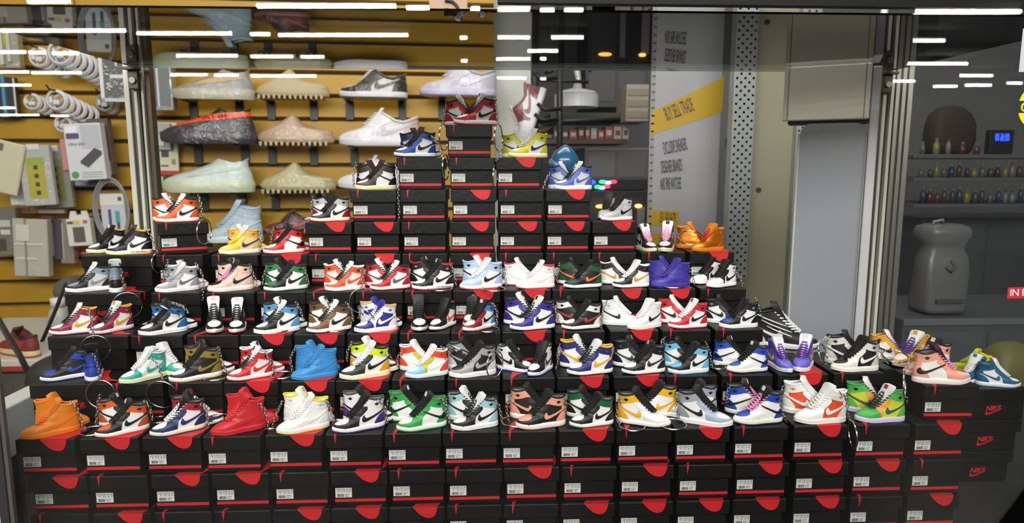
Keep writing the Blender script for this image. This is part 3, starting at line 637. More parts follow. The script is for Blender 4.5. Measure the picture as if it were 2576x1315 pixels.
# ---- top tower
T5 = 'bottom of tower, left end'
V5 = dict(rowY=ROWY[5])
pair(5,4,'black and white, yellow collar, printed midsole',bt(heel='17171a',ank='2a2024',col='d8b43c',ton='241c1c',out='ecd860',mid='f4f2e0',tag='d8dce4'),[('front of pair',265,386,203,.014),('rear of pair',233,306,232,.036)],text=True,where=T5)
V(5,4,'tan and yellow, yellow laces','cap=e6c42c box=ecca8c eye=e6c83a q=eaca90 sw=3c2c4e heel=e0b878 ank=e6b650 ton=ece6e0 lace=e8d81c mid=f6f2ea out=e8d8a0 col=e2b24c em=a87a2c lin=d0b080',550,658,570,where='left part of tower')
V(5,4,'red and white, black reversed swoosh',bt(cap='c4242a',eye='c4242a',heel='c4242a',ank='c4242a',out='c4242a',mid='f4f0ea'),662,769,686,rev=True,where='left part of tower')
pair(5,4,'dark brown and white, pink laces',bt(cap='2a2422',eye='2a2422',box='d8d4d4',q='d8d6d4',heel='2a2422',ank='1e1a1a',ton='f0f0f0',lace='ec9cc4',mid='f0eccc',out='e6e0b8',tag='1c1c1c'),[('left of pair',1600,1651,284,.022),('right of pair',1650,1702,246,.020)],where='right part of tower')
pair(5,4,'metallic orange gold',mono('d87c18',lace='b8241c',metal='1'),[('front of pair',1732,1826,202,.014),('rear of pair',1701,None,340,.042)],where='right part of tower')
V(5,5,'orange and white, black swoosh',bt(cap='e0602e',eye='e0602e',heel='e0602e',ank='e0602e',ton='f0f0f0',out='e0502e',tag='d05030',lace='1c1614'),390,503,381,where='on the lone left box')
V(5,5,'black and white, grey ankle, wine heel',bt(heel='8c2030',ank='b8babe',tab='b8babe',mid='efe6d0',out='b02a30'),780,883,784,where='tower left side')
pair(5,5,'light grey and black',bt(cap='b4b4b6',box='c2c2c4',eye='b0b0b2',q='c6c6c8',heel='b8b8ba',ank='c8c8ca',out='b02430'),[('front of pair',1512,1589,206,.012),('rear of pair',1496,1556,240,.044)],where='tower right side')
V(5,6,'brown and white, black reversed swoosh',bt(cap='46302a',eye='46302a',heel='1c1816',ank='3a2a26',mid='eee8b8',out='e0d898',lace='17120f',ton='3c1c1c'),892,1000,894,rev=True,where='tower left shoulder')
V(5,6,'soft blue and white, speckled side',bt(cap='4c66ba',eye='4c66ba',q='d2d2d6',sw='4c66ba',heel='4c66ba',ank='4c66ba',ton='f0f0f0',out='e8e8ec',tag='202020'),1392,1491,1378,where='tower right shoulder',rowY=.8690)
V(5,7,'royal blue and white',bt(cap='24489f',eye='24489f',heel='24489f',ank='22408c',out='16161a',ton='3a2c2c'),990,1099,1004,where='tower upper left')
V(5,7,'bright yellow and white',bt(cap='d8d020',eye='d8d020',heel='d8d020',ank='d8d020',ton='e4e4e2',lace='e4e4de',out='d8d020',col='d8d020',sw='1a1a1a',em='4a4410'),1277,1379,1262,where='tower upper right')
V(5,8,'red and white, black laces',bt(cap='b4202a',eye='b4202a',heel='b4202a',ank='b4202a',ton='e8e4e0',out='b4202a',tag='b83038'),1140,1252,1118,where='on the summit box')
# ---- right hand stack
TL = 'cap=1f5c84 box=f2f2f2 eye=1f5c84 q=f0f0f0 sw=1f5c84 heel=1f5c84 ank=1f5c84 ton=f4f4f4 lace=f2f2f2 mid=f4f4f6 out=8cc0d4 col=1f5c84 tag=3a6ab0 em=164260'
ROWY_ = 0
ZT = PLZ/H+3-1
pair(9,ZT,'teal blue and white',TL,[('front of pair',2455,2566,345,.014),('rear of pair',2412,2470,200,.034)],where='on the right hand stack',rowY=.785)
pair(9,ZT,'neon yellow',mono('dce020',lace='c8cc18'),[('single shoe',2410,2466,120,.066)],where='behind the right hand stack',rowY=.785)
# ================================================================== key chains: links and split rings
steel = mat('#c4c2bc', .18, metal=1.0)
def link_mesh():
    pts = [(.00155*math.cos(2*PI*k/14)+(.00055 if math.cos(2*PI*k/14) > 0 else -.00055), .00125*math.sin(2*PI*k/14), 0) for k in range(14)]
    return MB().tube(pts, .00042, 6, closed=True).mesh('chain_link', True)
M_link = link_mesh(); _ring = {}
def ring_mesh(R):
    R = round(R, 4)
    if R not in _ring:
        pts = []; n = 80
        for k in range(n): a = 4*PI*k/n; pts.append((R*math.cos(a), R*math.sin(a), .0011*k/n-.00055))
        _ring[R] = MB().tube(pts, .00062, 6).mesh('split_ring', True)
    return _ring[R]
def keychain(label, chain, Y, ring=None, Z=None):
    """chain: photo pixels along the hanging chain; ring: (u, v, rx, ry, tilt)"""
    pts = [at(u, v, Y) for u, v in chain]
    if Z is not None: pts = [Vector((p.x, p.y, max(p.z, Z+.0012))) for p in pts]
    t = thing('key_chain', label, 'key chain', pts[0], 0, 'steel key chains of the mini sneakers')
    sp = .0034; d = []
    for a, b in zip(pts, pts[1:]): d.append((a, b, (b-a).length))
    total = sum(x[2] for x in d); n = max(2, int(total/sp)); i = 0
    for k in range(n+1):
        s = min(k*total/n, total-1e-7)
        for a, b, L in d:
            if s <= L: break
            s -= L
        p = a.lerp(b, s/L); q = (b-a).to_track_quat('X', 'Z') @ Matrix.Rotation(PI/2*(k % 2)+.5, 3, 'X').to_quaternion()
        o = link('chain_link', M_link, steel, t); o.location = p-pts[0]; o.rotation_mode = 'QUATERNION'; o.rotation_quaternion = q
    if ring:
        u, v, rx, ry, tilt = ring
        flat = ry < .45*rx and Z is not None
        p = at(u, v, Y)
        if flat:
            p = atz(u, v, Z+.0016)
            if not (Y-.02 < p.y < Y+.03): p = at(u, v, Y); p.z = max(p.z, Z+.0016)
        k = F/(p-CAMP).dot(_w); R = max(rx, ry)/k
        o = link('split_ring', ring_mesh(R), steel, t); o.location = p-pts[0]
        if flat: o.rotation_euler = (.03, .02, tilt)
        else:
            an = math.acos(min(1, min(rx, ry)/max(rx, ry)))
            M = Matrix.Rotation(PI/2, 3, 'X')
            M = (Matrix.Rotation(an, 3, 'Z') @ M) if ry >= rx else (Matrix.Rotation(an, 3, 'X') @ M)
            M = Matrix.Rotation(-math.radians(tilt), 3, 'Y') @ M
            o.rotation_mode = 'QUATERNION'; o.rotation_quaternion = M.to_quaternion()
R_ = ROWY
def kc(row, lay, who, chain, ring=None, dy=.012):
    Z = (lay+1)*H if lay is not None else None
    keychain('silver key chain '+who, chain, R_.get(row, row)+dy, ring, Z)
L0 = 0
kc(1,0,'lying right of the plain orange pair',[(180,1012),(192,1022),(200,1040),(205,1062),(214,1080)],(236,1083,30,9,0),.02)
kc(2,None,'hanging from the royal blue shoe with heel forward',[(236,893),(241,905),(246,920),(249,937),(250,955)],(254,991,36,36,0),-.004)
kc(2,None,'hanging from the turquoise pair',[(384,902),(392,912),(401,926),(406,940),(407,956)],(407,992,38,37,0),-.004)
kc(1,0,'left of the black, white and orange pair',[(251,996),(246,1012),(245,1030),(243,1048),(242,1064)],None,.024)
kc(1,0,'between the orange toed and the navy pair',[(366,1010),(376,1022),(380,1038),(383,1052)],(402,1055,22,6,0),.02)
kc(1,0,'right of the navy and white pair',[(508,1018),(518,1030),(522,1050),(524,1072)],(548,1050,27,10,15),.018)
kc(1,0,'right of the plain red pair',[(652,1014),(665,1028),(671,1050),(676,1074)],None,.02)
kc(1,0,'left of the all white pair with yellow collar',[(708,1012),(700,1030),(691,1050),(686,1070)],(682,1080,15,7,0),.016)
kc(1,0,'right of the all white pair with yellow collar',[(822,1008),(831,1024),(835,1044),(839,1062)],(852,1058,14,7,0),.016)
kc(1,0,'right of the pair with purple heel',[(956,1008),(968,1024),(972,1044),(974,1060)],None,.016)
kc(1,0,'left of the bright green pair',[(986,998),(975,1010),(972,1030)],None,.03)
kc(1,0,'right of the bright green pair',[(1110,1003),(1122,1018),(1126,1042),(1132,1064)],(1144,1056,18,7,0),.014)
kc(1,0,'left of the pale aqua heeled pair',[(1130,992),(1122,1008),(1124,1030)],None,.03)
kc(1,0,'right of the pale aqua heeled pair',[(1243,1004),(1256,1020),(1260,1042),(1264,1062)],(1297,1060,36,15,-24),.008)
kc(1,0,'left of the salmon pink pair',[(1284,994),(1276,1012),(1275,1036),(1280,1058)],None,.024)
kc(1,0,'right of the salmon pink pair',[(1408,1000),(1418,1004),(1424,1018),(1422,1036)],None,.018)
kc(1,0,'left of the amber yellow pair',[(1562,1004),(1553,1024),(1551,1044),(1556,1064)],(1590,1071,32,6,0),.010)
kc(1,0,'between the amber yellow and the grey blue pair',[(1700,984),(1705,1002),(1702,1025),(1708,1050)],(1690,1066,36,9,0),.014)
kc(1,0,'left of the blue pair with pink laces',[(1836,972),(1828,988),(1829,1008)],None,.03)
kc(1,0,'left of the vermilion and white pair',[(1975,968),(1963,986),(1962,1010),(1969,1038),(1977,1062)],None,.012)
kc(1,None,'between the vermilion and the rainbow pair',[(2114,988),(2129,1002),(2132,1030),(2138,1058)],(2145,1092,7,34,4),-.003)
kc(1,0,'at the right heel of the rainbow pair',[(2266,984),(2274,990),(2281,1002),(2282,1012)],None,.02)
kc(1,None,'hanging in front of the raised box at right',[(2300,882),(2291,900),(2282,916),(2277,932)],(2275,968,20,35,5),-.002)
kc(2,1,'right of the black and gold pair',[(550,876),(556,898),(562,918),(570,936)],(545,946,32,6,0),.014)
kc(2,1,'right of the red pair with white collar',[(668,886),(680,906),(687,926),(694,938)],(712,943,28,9,0),.014)
kc(2,1,'left of the plain sky blue pair',[(742,876),(732,896),(731,914),(736,932)],None,.026)
kc(2,1,'left of the neon yellow ankled pair',[(884,862),(874,882),(873,904)],None,.03)
kc(2,1,'right of the neon yellow ankled pair',[(966,888),(978,890),(984,902)],None,.012)
kc(2,1,'left of the orange heeled white pair',[(1009,884),(1000,898),(1000,918)],None,.03)
kc(2,None,'lying over the grey and black pair',[(1112,872),(1122,880),(1130,888)],(1152,880,32,12,-22),.022)
kc(2,None,'hanging right of the grey and black pair',[(1259,868),(1252,878),(1247,888)],(1245,916,21,34,0),.002)
kc(2,1,'left of the navy pair with yellow swoosh',[(1408,868),(1402,886),(1404,908),(1399,926)],None,.020)
kc(2,1,'left of the light blue heeled pair',[(1672,850),(1664,860),(1662,872)],None,.03)
kc(2,1,'right of the light blue heeled pair',[(1776,862),(1787,886),(1788,906),(1792,920)],(1805,922,20,5,0),.014)
kc(2,None,'left of the black and ivory pair',[(2086,846),(2074,852),(2064,860),(2058,868)],(2070,890,17,26,24),.012)
kc(2,None,'right of the black and ivory pair',[(2206,862),(2213,880),(2222,900),(2232,912)],(2252,896,29,15,-32),.004)
kc(3,None,'hanging from the left maroon shoe',[(222,780),(229,796),(231,814),(233,832),(234,846)],(240,876,32,33,0),-.004)
kc(3,None,'lying over the black pair with blue ankle',[(436,762),(450,766),(462,772),(472,784)],(420,778,32,13,-28),.012)
kc(3,2,'right of the soft blue heeled pair',[(746,762),(757,782),(762,804)],(702,826,32,4,0),.014)
kc(3,2,'right of the brown and white pair',[(872,762),(885,782),(888,804)],(842,827,28,4,0),.014)
kc(3,None,'lying against the indigo and white pair',[(905,772),(906,786),(903,796)],(920,788,26,13,-42),.008)
kc(3,2,'right of the oxblood and blue pair',[(1242,766),(1251,786),(1250,814)],(1226,827,30,5,0),.016)
kc(3,2,'right of the deep purple pair',[(1388,762),(1400,784),(1405,808)],None,.016)
kc(3,2,'left of the all white pair with black swoosh',[(1526,758),(1518,778),(1512,800),(1513,820)],None,.012)
kc(3,2,'right of the pair with royal blue toe',[(1902,752),(1911,776),(1917,800)],None,.016)
kc(4,None,'hanging from the grey shoe with heel forward',[(306,680),(307,694),(309,710),(311,728)],(320,768,31,33,0),-.004)
kc(4,3,'left of the grey and white pair',[(422,656),(416,680),(410,700)],None,.026)
kc(4,None,'right of the grey and white pair',[(494,664),(507,686),(513,708),(511,732),(510,752)],None,.004)
kc(4,3,'right of the blush pink pair',[(630,668),(640,694),(648,718)],None,.014)
kc(4,3,'left of the black pair with green toe',[(670,672),(662,696),(661,712)],None,.026)
kc(4,3,'right of the black pair with green toe',[(766,676),(772,694),(776,712)],None,.014)
kc(4,None,'hanging right of the orange red pair',[(905,676),(910,692),(911,708),(909,722)],(912,756,31,32,0),-.003)
kc(4,3,'right of the red collared black pair',[(1136,670),(1144,692),(1147,714)],(1108,725,30,4,0),.014)
kc(4,3,'right of the ice blue pair',[(1258,668),(1269,688),(1274,714)],(1242,726,30,4,0),.014)
kc(4,3,'left of the dark green pair with orange swoosh',[(1407,664),(1399,686),(1402,708)],None,.022)
kc(4,3,'right of the plain violet blue pair',[(1734,672),(1744,698),(1746,714)],(1690,716,40,5,0),.014)
kc(4,3,'right of the white and black pair at the row end',[(1850,684),(1864,700),(1868,716)],None,.014)
kc(5,None,'right of the pair with printed midsole and yellow collar',[(368,576),(380,594),(388,618),(395,634)],(402,660,9,26,0),-.004)
kc(5,None,'right of the orange pair on the lone left box',[(500,494),(507,516),(508,542)],(514,582,6,32,-4),.000)
kc(5,4,'right of the tan and yellow pair',[(650,576),(658,598),(655,616)],(640,628,22,6,0),.012)
kc(5,4,'left of the red pair with reversed swoosh',[(688,574),(682,598),(681,612)],None,.026)
kc(5,5,'left of the wine heeled pair in the tower',[(787,498),(782,518),(783,534)],(775,549,19,6,0),.018)
kc(5,6,'left of the brown pair on the tower shoulder',[(896,412),(889,440),(890,464)],None,.024)
kc(5,None,'hanging right of the brown pair on the tower shoulder',[(996,418),(1001,444),(1002,470),(1002,500),(1004,530),(1003,550)],None,-.003)
kc(5,None,'hanging right of the royal blue pair near the top',[(1088,344),(1101,362),(1112,382)],(1121,420,6,32,0),-.002)
kc(5,None,'hanging left of the summit box',[(1121,268),(1114,290),(1113,308)],(1116,345,9,33,0),-.002)
kc(5,None,'hanging right of the summit box',[(1246,254),(1251,280),(1252,308)],(1254,346,11,33,0),-.002)
kc(5,None,'hanging left of the bright yellow pair',[(1264,366),(1257,384),(1250,402)],(1246,444,6,28,0),-.002)
kc(5,None,'hanging left of the soft blue speckled pair',[(1382,436),(1373,454),(1367,474)],None,.004)
kc(5,None,'lying over the metallic orange pair',[(1704,586),(1708,598),(1712,608)],(1737,598,30,18,-18),.008)
# ================================================================== things on the slat wall behind the showcase
clear = dict(rough=.4, coat=1.0, bump=.55, bscale=13)
LT = Body(xf=[(.08,.014),(.11,.008),(.14,.022),(.165,.05),(.19,.10),(.21,.165),(.228,.245),(.25,.31),(.28,.355),(.34,.415),(.40,.475),(.43,.52)],
          xb=[(.08,.99),(.12,1.0),(.2,1.0),(.3,.985),(.43,.98)], W=HT.W_, V=[(.08,1),(.2,.96),(.43,.80)],
          ztop=[(0,.43),(.52,.42),(.60,.375),(.70,.315),(.80,.295),(.90,.325),(1.0,.375)], wf=[(.08,0),(.235,0),(.27,.035),(.43,.07)], rf=[(.08,.34),(.43,.25)], rb=[(.08,.24),(.43,.26)], z0=.08, z1=.42)
RN = Body(xf=[(.10,.012),(.13,.0),(.17,.02),(.20,.07),(.24,.17),(.28,.28),(.33,.41),(.38,.53),(.42,.60),(.46,.66)],
          xb=[(.10,.985),(.16,1.0),(.25,.985),(.33,.955),(.40,.945),(.46,.965)], W=[(0,.11),(.2,.15),(.4,.155),(.7,.13),(1,.125)], V=[(.1,1),(.25,.9),(.46,.68)],
          ztop=[(0,.46),(.6,.46),(.68,.43),(.8,.39),(.9,.41),(.97,.455)], wf=[(.1,0),(.36,0),(.42,.05),(.46,.06)], rf=[(.1,.34),(.46,.25)], rb=[(.1,.25),(.46,.24)], z0=.10, z1=.455)
SL = Body(xf=[(.09,.02),(.13,.0),(.17,.015),(.20,.07),(.25,.17),(.30,.26),(.36,.36),(.41,.43)],
          xb=[(.09,.985),(.14,1.0),(.20,.99),(.235,.80),(.26,.66),(.31,.585),(.36,.545),(.41,.50)], W=[(0,.13),(.25,.17),(.5,.16),(.75,.15),(1,.14)], V=[(.1,1),(.25,.92),(.41,.7)],
          ztop=[(0,.45),(1,.45)], wf=[(0,0),(1,0)], rf=[(.09,.32),(.25,.30),(.41,.12)], rb=[(.09,.2),(.22,.25),(.41,.10)], z0=.09, z1=.41)
def wavy_sole(z0, z1, amp, n, name, grow=.012, teeth=False):
    mb = MB(); N = 60
    def hw(x): return interp([(0,.115),(.12,.148),(.25,.168),(.36,.168),(.5,.150),(.65,.142),(.85,.145),(1,.135)], x)
    rows = [(0, -.004), (.25, .004), (.7, .006), (1, -.006)]; vs = []
    for f, g in rows:
        for k in range(N):
            a = 2*PI*k/N; x = .5-.5*math.cos(a); e = max(0, 1-abs(2*x-1)**4)**.5
            zb = z0+(.04*max(0, 1-x/.2)**2)
            zz = zb+(z1-zb)*f+(amp*math.sin(n*2*PI*x) if f in (.25, .7) else 0)
            vs.append((x-.5+(2*x-1)*(grow+g), math.copysign(1, math.sin(a))*(hw(x)+grow+g)*e if 0 < k < N and k != N//2 else 0, zz))
    fs = [(i*N+k, i*N+(k+1) % N, (i+1)*N+(k+1) % N, (i+1)*N+k) for i in range(3) for k in range(N)]+[tuple(range(N-1, -1, -1)), tuple(3*N+k for k in range(N))]
    mb.add(vs, fs)
    if teeth:
        for k in range(13):
            x = .05+k*.072; w = hw(x)+.008
            mb.prism([(x-.5-.022, z0+.01), (x-.5+.022, z0+.01), (x-.5+.010, z0-.045), (x-.5-.012, z0-.045)], -w, w)
    me = mb.mesh(name, True); me.set_sharp_from_angle(angle=math.radians(40)); return me
FULL = lambda z0, z1: [(-.1, z0), (.5, z0), (1.1, z0), (1.1, z1), (.5, z1), (-.1, z1)]
BGM = {
 'rn_up': fin(RN.panel(MB(), FULL(.10, .455), 0, grid=(.05, .03)), 'upper'),
 'rn_str': fin(RN.panel(MB(), [(.16,.212),(.45,.275),(.75,.315),(.93,.345),(1.1,.39),(1.1,.43),(.9,.40),(.7,.385),(.4,.345),(.2,.25)], .006), 'side_stripe'),
 'rn_patch': fin(RN.panel(MB(), [(.30,.20),(.62,.255),(.88,.30),(.88,.335),(.62,.315),(.42,.28)], .006), 'side_panel'),
 'rn_sole': wavy_sole(.0, .155, .008, 9, 'sole'),
 'sl_up': fin(SL.panel(MB(), FULL(.09, .41), 0, grid=(.05, .03)), 'upper'),
 'sl_sole': wavy_sole(.04, .13, .0, 1, 'sole', .010, True),
 'lt_up': fin(LT.panel(MB(), [(-.1,.08),(.5,.08),(1.1,.08),(1.1,.375),(1.0,.372),(.90,.322),(.80,.292),(.70,.312),(.60,.372),(.5,.42),(.3,.42),(-.1,.2)], 0, grid=(.06,.03)), 'upper'),
 'lt_cap': fin(LT.panel(MB(), [(-.1,.08),(.44,.08),(.415,.19),(.352,.262),(.31,.245),(.27,.202),(.2,.174),(.1,.157),(-.1,.154)], .008), 'toe_cap'),
 'lt_eye': fin(LT.panel(MB(), [(.425,.08),(.47,.088),(.48,.18),(.53,.245),(.66,.305),(.62,.365),(.52,.42),(.3,.42),(.24,.262),(.352,.262),(.405,.19)], .008), 'eyestay'),
 'lt_sw': fin(LT.panel(MB(), [((x-.98)*1.04+.985, .225+(z-.25)*1.15) for x, z in SW], .012, step=.012, grid=(.04,.015)), 'swoosh'),
 'lt_heel': fin(LT.panel(MB(), [(.775,.08),(1.1,.08),(1.1,.34),(.94,.33),(.87,.27),(.81,.2)], .008), 'heel_counter'),
}
_c = [(x-.5, math.sqrt(max(LT.w2(x, interp(LT.zt_, x)), 0)), interp(LT.zt_, x)) for x in (.53,.60,.70,.80,.88,.94,.975)]
BGM['lt_collar'] = MB().tube(_c+[(.485, 0, .365)]+[(a, -b, c) for a, b, c in _c[::-1]], .022, 7).mesh('collar', True)
_t = []
for x, z, w in ((.33,.245,.05),(.43,.34,.07),(.52,.43,.08),(.55,.475,.08)):
    _t += [(x-.5-.02, -w, z), (x-.5-.035, 0, z), (x-.5-.02, w, z), (x-.5+.02, w, z), (x-.5+.02, -w, z)]
BGM['lt_tongue'] = MB().add(_t, [(i*5+k, i*5+(k+1) % 5, i*5+5+(k+1) % 5, i*5+5+k) for i in range(3) for k in range(5)]+[(15,16,17,18,19)]).mesh('tongue', True)
_l = MB()
for i in range(6):
    z = .27+i*.026; x = LT.xf(z)-.5; _l.tube([(x+.012, -.085, z+.01), (x-.035, -.04, z+.012), (x-.042, 0, z+.013), (x-.035, .04, z+.012), (x+.012, .085, z+.01)], .011, 6, flat=.7)
BGM['lt_lace'] = _l.mesh('laces', True)
def bg_shoe(kind, u0, u1, vb, off, label, c, flip=False):
    a = wall(u0, vb, off); b = wall(u1, vb, off); L = (b-a).length; p = (a+b)/2
    zs = (1, 1, .86) if kind == 'runner' else (1, 1, 1)
    t = thing('wrapped_shoe' if c.get('wrap', 1) else 'display_shoe', label, 'shoe', p, WROT+(PI if flip else 0), 'full size shoes on the slat wall', L)
    t.scale = tuple(L*q for q in zs)
    m = lambda k: mat('#'+c[k], **(clear if c.get('wrap', 1) else dict(rough=.5)))
    if kind == 'runner':
        link('sole', BGM['rn_sole'], m('sole'), t); link('upper', BGM['rn_up'], m('up'), t)
        if 'stripe' in c:
            s = link('side_stripe', BGM['rn_str'], m('stripe'), t)
            o = link('lettering', text_mesh('SPLY-350', .062, .004, -.1, 1.1), mat('#1a1a1a', .6), s); o.location = (.10, -.128, .335); o.rotation_euler = (-.35, -.10, 0)
        if 'patch' in c: link('side_panel', BGM['rn_patch'], m('patch'), t)
    elif kind == 'slide':
        link('sole', BGM['sl_sole'], m('sole'), t); link('upper', BGM['sl_up'], m('up'), t)
    elif kind == 'low':
        link('midsole', SM['midsole'], m('sole'), t); link('outsole', SM['outsole'], m('out'), t)
        for n, k, q in (('upper', 'lt_up', 'up'), ('toe_cap', 'lt_cap', 'cap'), ('eyestay', 'lt_eye', 'eye'), ('swoosh', 'lt_sw', 'sw'), ('heel_counter', 'lt_heel', 'heel'), ('collar', 'lt_collar', 'col'), ('tongue', 'lt_tongue', 'ton'), ('laces', 'lt_lace', 'lace')):
            link(n, BGM[k], m(q), t)
    else:
        for n, q in (('midsole','sole'),('outsole','sole'),('upper','up'),('toe_cap','up'),('eyestay','up'),('swoosh','sw'),('heel_counter','up'),('ankle_panel','up'),('collar','up'),('tongue','up'),('laces','up')): link(n, SM[n], m(q), t)
    return t
def low(**k):
    d = dict(sole='e4e2ea', out='d8d6de', up='e8e6ee', cap='e8e6ee', eye='e8e6ee', sw='c8c6d0', heel='e8e6ee', col='e8e6ee', ton='e8e6ee', lace='eeeeee'); d.update(k); return d
bg_shoe('runner', 437, 640, 252, .13, 'grey wrapped runner with tan side panel on the slat wall', dict(sole='b4b09c', up='8f9090', patch='c4a06a'))
bg_shoe('slide', 648, 828, 250, .13, 'sand beige moulded slide, top of the three slides', dict(sole='b8a884', up='bcae8c', wrap=0))
bg_shoe('low', 855, 1024, 250, .13, 'black and white low sneaker on the slat wall', low(cap='26251c', eye='2c2b20', sw='26251c', heel='26251c', col='33322a', ton='b0b0a8', up='c8c8c0', sole='dcd8e0', out='54564a'))
bg_shoe('low', 1058, 1248, 246, .13, 'lavender white low sneaker behind the summit pair', low(up='cfcbdc', cap='c4c0d4', eye='c8c4d4', heel='c4c0d0', sw='dcd8ea', sole='c4bedc', out='7c7684', col='b8b4c4', ton='c8c4d0'))
bg_shoe('runner', 408, 646, 362, .13, 'black wrapped runner with orange stripe on the slat wall', dict(sole='33343c', up='2e2e32', stripe='ff5a2c'))
bg_shoe('slide', 652, 840, 366, .13, 'pinkish tan wrapped slide, middle of the three slides', dict(sole='b09a7c', up='b89c84'))
bg_shoe('low', 855, 1056, 368, .13, 'white and pale pink wrapped low sneaker beside the royal blue pair', low(up='d8d6dc', heel='dcc0b4', col='dcd4d0'))
bg_shoe('runner', 412, 640, 483, .13, 'pale mint wrapped runner above the orange pair', dict(sole='c8d0b4', up='c4d2cc', patch='b8c8c0'))
bg_shoe('slide', 658, 844, 484, .13, 'olive beige wrapped slide, lowest of the three slides', dict(sole='aca47c', up='b4ac84'))
bg_shoe('low', 852, 1030, 474, .13, 'white low sneaker mostly hidden behind the brown pair', low())
bg_shoe('high', 506, 662, 608, .13, 'pale blue high-top in a clear bag behind the yellow pair', dict(sole='dce6ec', up='b4cad8', sw='c8dae4'))
bg_shoe('low', 668, 800, 588, .13, 'dark red low sneaker behind the red reversed swoosh pair', low(up='6a2a2e', cap='5a2226', eye='3c2022', heel='6a2a2e', sw='a84a4c', sole='8c5a4c', out='4a3a36', col='3a2224', ton='4a2a2c', lace='8a4a4c'))
# shoe brackets
brk = [MB().box(-.5, .5, -.010, 0, 0, 1)]
def bracket(u, v0, v1, lab, w=18, c='#17191a'):
    a = wall(u-w/2, v1, .0175); b = wall(u+w/2, v0, .0175)
    t = thing('shoe_bracket', lab, 'bracket', (a+b)/2-Vector((0, 0, (b-a).z/2)), WROT, 'black shoe brackets on the slat wall')
    wd = (b-a).x; h = b.z-a.z; m = mat(c, .4)
    link('upright', MB().box(-wd/2, wd/2, -.006, 0, 0, h).mesh('upright', bevel=.001, seg=1), m, t)
    link('arm', MB().box(-wd*.32, wd*.32, -.115, -.006, h-.008, h-.002).mesh('arm'), m, t)
    link('arm_tip', MB().box(-wd*.32, wd*.32, -.120, -.115, h-.008, h+.016).mesh('arm_tip'), m, t)
for i, (u, v0, v1, n) in enumerate([(488,254,302,'under the grey runner, toe side'),(604,254,302,'under the grey runner, heel side'),(683,252,302,'under the top slide, toe side'),(790,252,302,'under the top slide, heel side'),(880,252,302,'under the black low sneaker, toe side'),(1012,252,302,'under the black low sneaker, heel side'),(1112,248,302,'left under the lavender sneaker'),
    (500,364,414,'under the black runner, toe side'),(618,364,414,'under the black runner, heel side'),(686,368,414,'under the middle slide, toe side'),(790,368,416,'under the middle slide, heel side'),(892,370,418,'under the white pink sneaker'),
    (515,486,530,'under the mint runner, toe side'),(612,486,530,'under the mint runner, heel side'),(694,486,527,'under the lowest slide, toe side'),(802,486,527,'under the lowest slide, heel side'),(524,600,640,'low beside the lone left box')]):
    bracket(u, v0, v1, 'black shoe bracket '+n, c='#14181a' if i % 3 else '#1a2420')
# ---- accessories on the left
wv = mat('#d9dade', .35); greyp = mat('#a9abb0', .4)
def card(name, label, cat, u0, v0, u1, v1, off, th, col, rz=0.0, parts=(), rough=.4, group=None, wrap=False, bevel=.002):
    """a hanging pack: body plus printed pieces given in fractions of its face"""
    a = wall(u0, v1, off); b = wall(u1, v0, off); w = (b-a).x; h = b.z-a.z
    t = thing(name, label, cat, a+Vector((w/2, 0, 0)), WROT, group)
    t.rotation_euler = (0, rz, WROT)
    link('pack', MB().box(-w/2, w/2, -th, 0, 0, h).mesh('pack', bevel=min(bevel, th*.3), seg=1), mat(col, **clear) if wrap else mat(col, rough), t)
    for pn, x0, z0, x1, z1, c, *r in parts:
        d = r[0] if r else .0012
        link(pn, MB().box((x0-.5)*w, (x1-.5)*w, -th-d, -th+.0002, z0*h, z1*h).mesh(pn), mat(c, .45), t)
    return t, w, h, th
def hookpin(t, x, z, l=.05):
    link('hook', MB().tube([(x, .02, z), (x, -l*.7, z), (x, -l, z+.012)], .0028, 6).mesh('hook', True), mat('#1b1b1b', .4), t)
def coil(u, v, r, off, n, label, drift=(.010, -.006), m=wv):
    p = wall(u, v, off); k = F/(p-CAMP).dot(_w); R = r/k
    t = thing('coiled_cable', label, 'cable', p, WROT, 'coiled white cables on hooks')
    for i in range(n):
        mb = MB()
        for q in range(3): mb.tube([(R*(.86+.06*q)*math.cos(2*PI*j/28), .003*q, R*(.86+.06*q)*math.sin(2*PI*j/28)) for j in range(28)], .0035, 6, closed=True)
        o = link('coil', mb.mesh('coil', True), m, t); o.location = (drift[0]*i, .016*i, drift[1]*i)
    link('plug', MB().box(-.007, .012, -.008, .004, -R*.45, R*.05).mesh('plug', bevel=.002), wv, t)
    link('plug', MB().box(-.018, -.008, -.010, .0, -R*.3, R*.35).mesh('plug', bevel=.002), wv, t)
    hookpin(t, 0, R*.95)
coil(97, 144, 24, .16, 5, 'coiled white cable pack, leftmost of the upper row'); coil(150, 133, 30, .18, 8, 'large coiled white cable pack in the middle of the upper row', (.011, -.008)); coil(240, 134, 21, .04, 2, 'single coiled white cable at right of the upper row')
coil(80, 256, 20, .12, 3, 'coiled white cable pack, leftmost of the lower row'); coil(141, 252, 25, .16, 6, 'coiled white cable pack in the middle of the lower row', (.011, -.008)); coil(262, 258, 22, .05, 2, 'coiled grey cable pack, right of the lower row', (.010, -.007), greyp)
coil(158, 312, 21, .10, 2, 'coiled white cable hanging above the boxed power bank')
card('cable_pack', 'clear bag of white cables with a yellow tag, top left', 'bag', 0, 26, 52, 174, .06, .03, '#9a9788', 0, [('yellow_tag',.05,.38,.62,.62,'#b8b020'), ('cable',.1,.05,.22,.95,'#c4c4bc',.01), ('cable',.36,.05,.48,.95,'#c8c8c0',.012), ('cable',.62,.1,.74,.95,'#bdbdb4',.01)], wrap=True)
card('phone_case_pack', 'blue phone case pack at the left edge', 'phone case', -20, 192, 18, 296, .06, .02, '#4f93b4', 0, [('case_strip',.55,.02,.85,.98,'#26313c')], wrap=True)
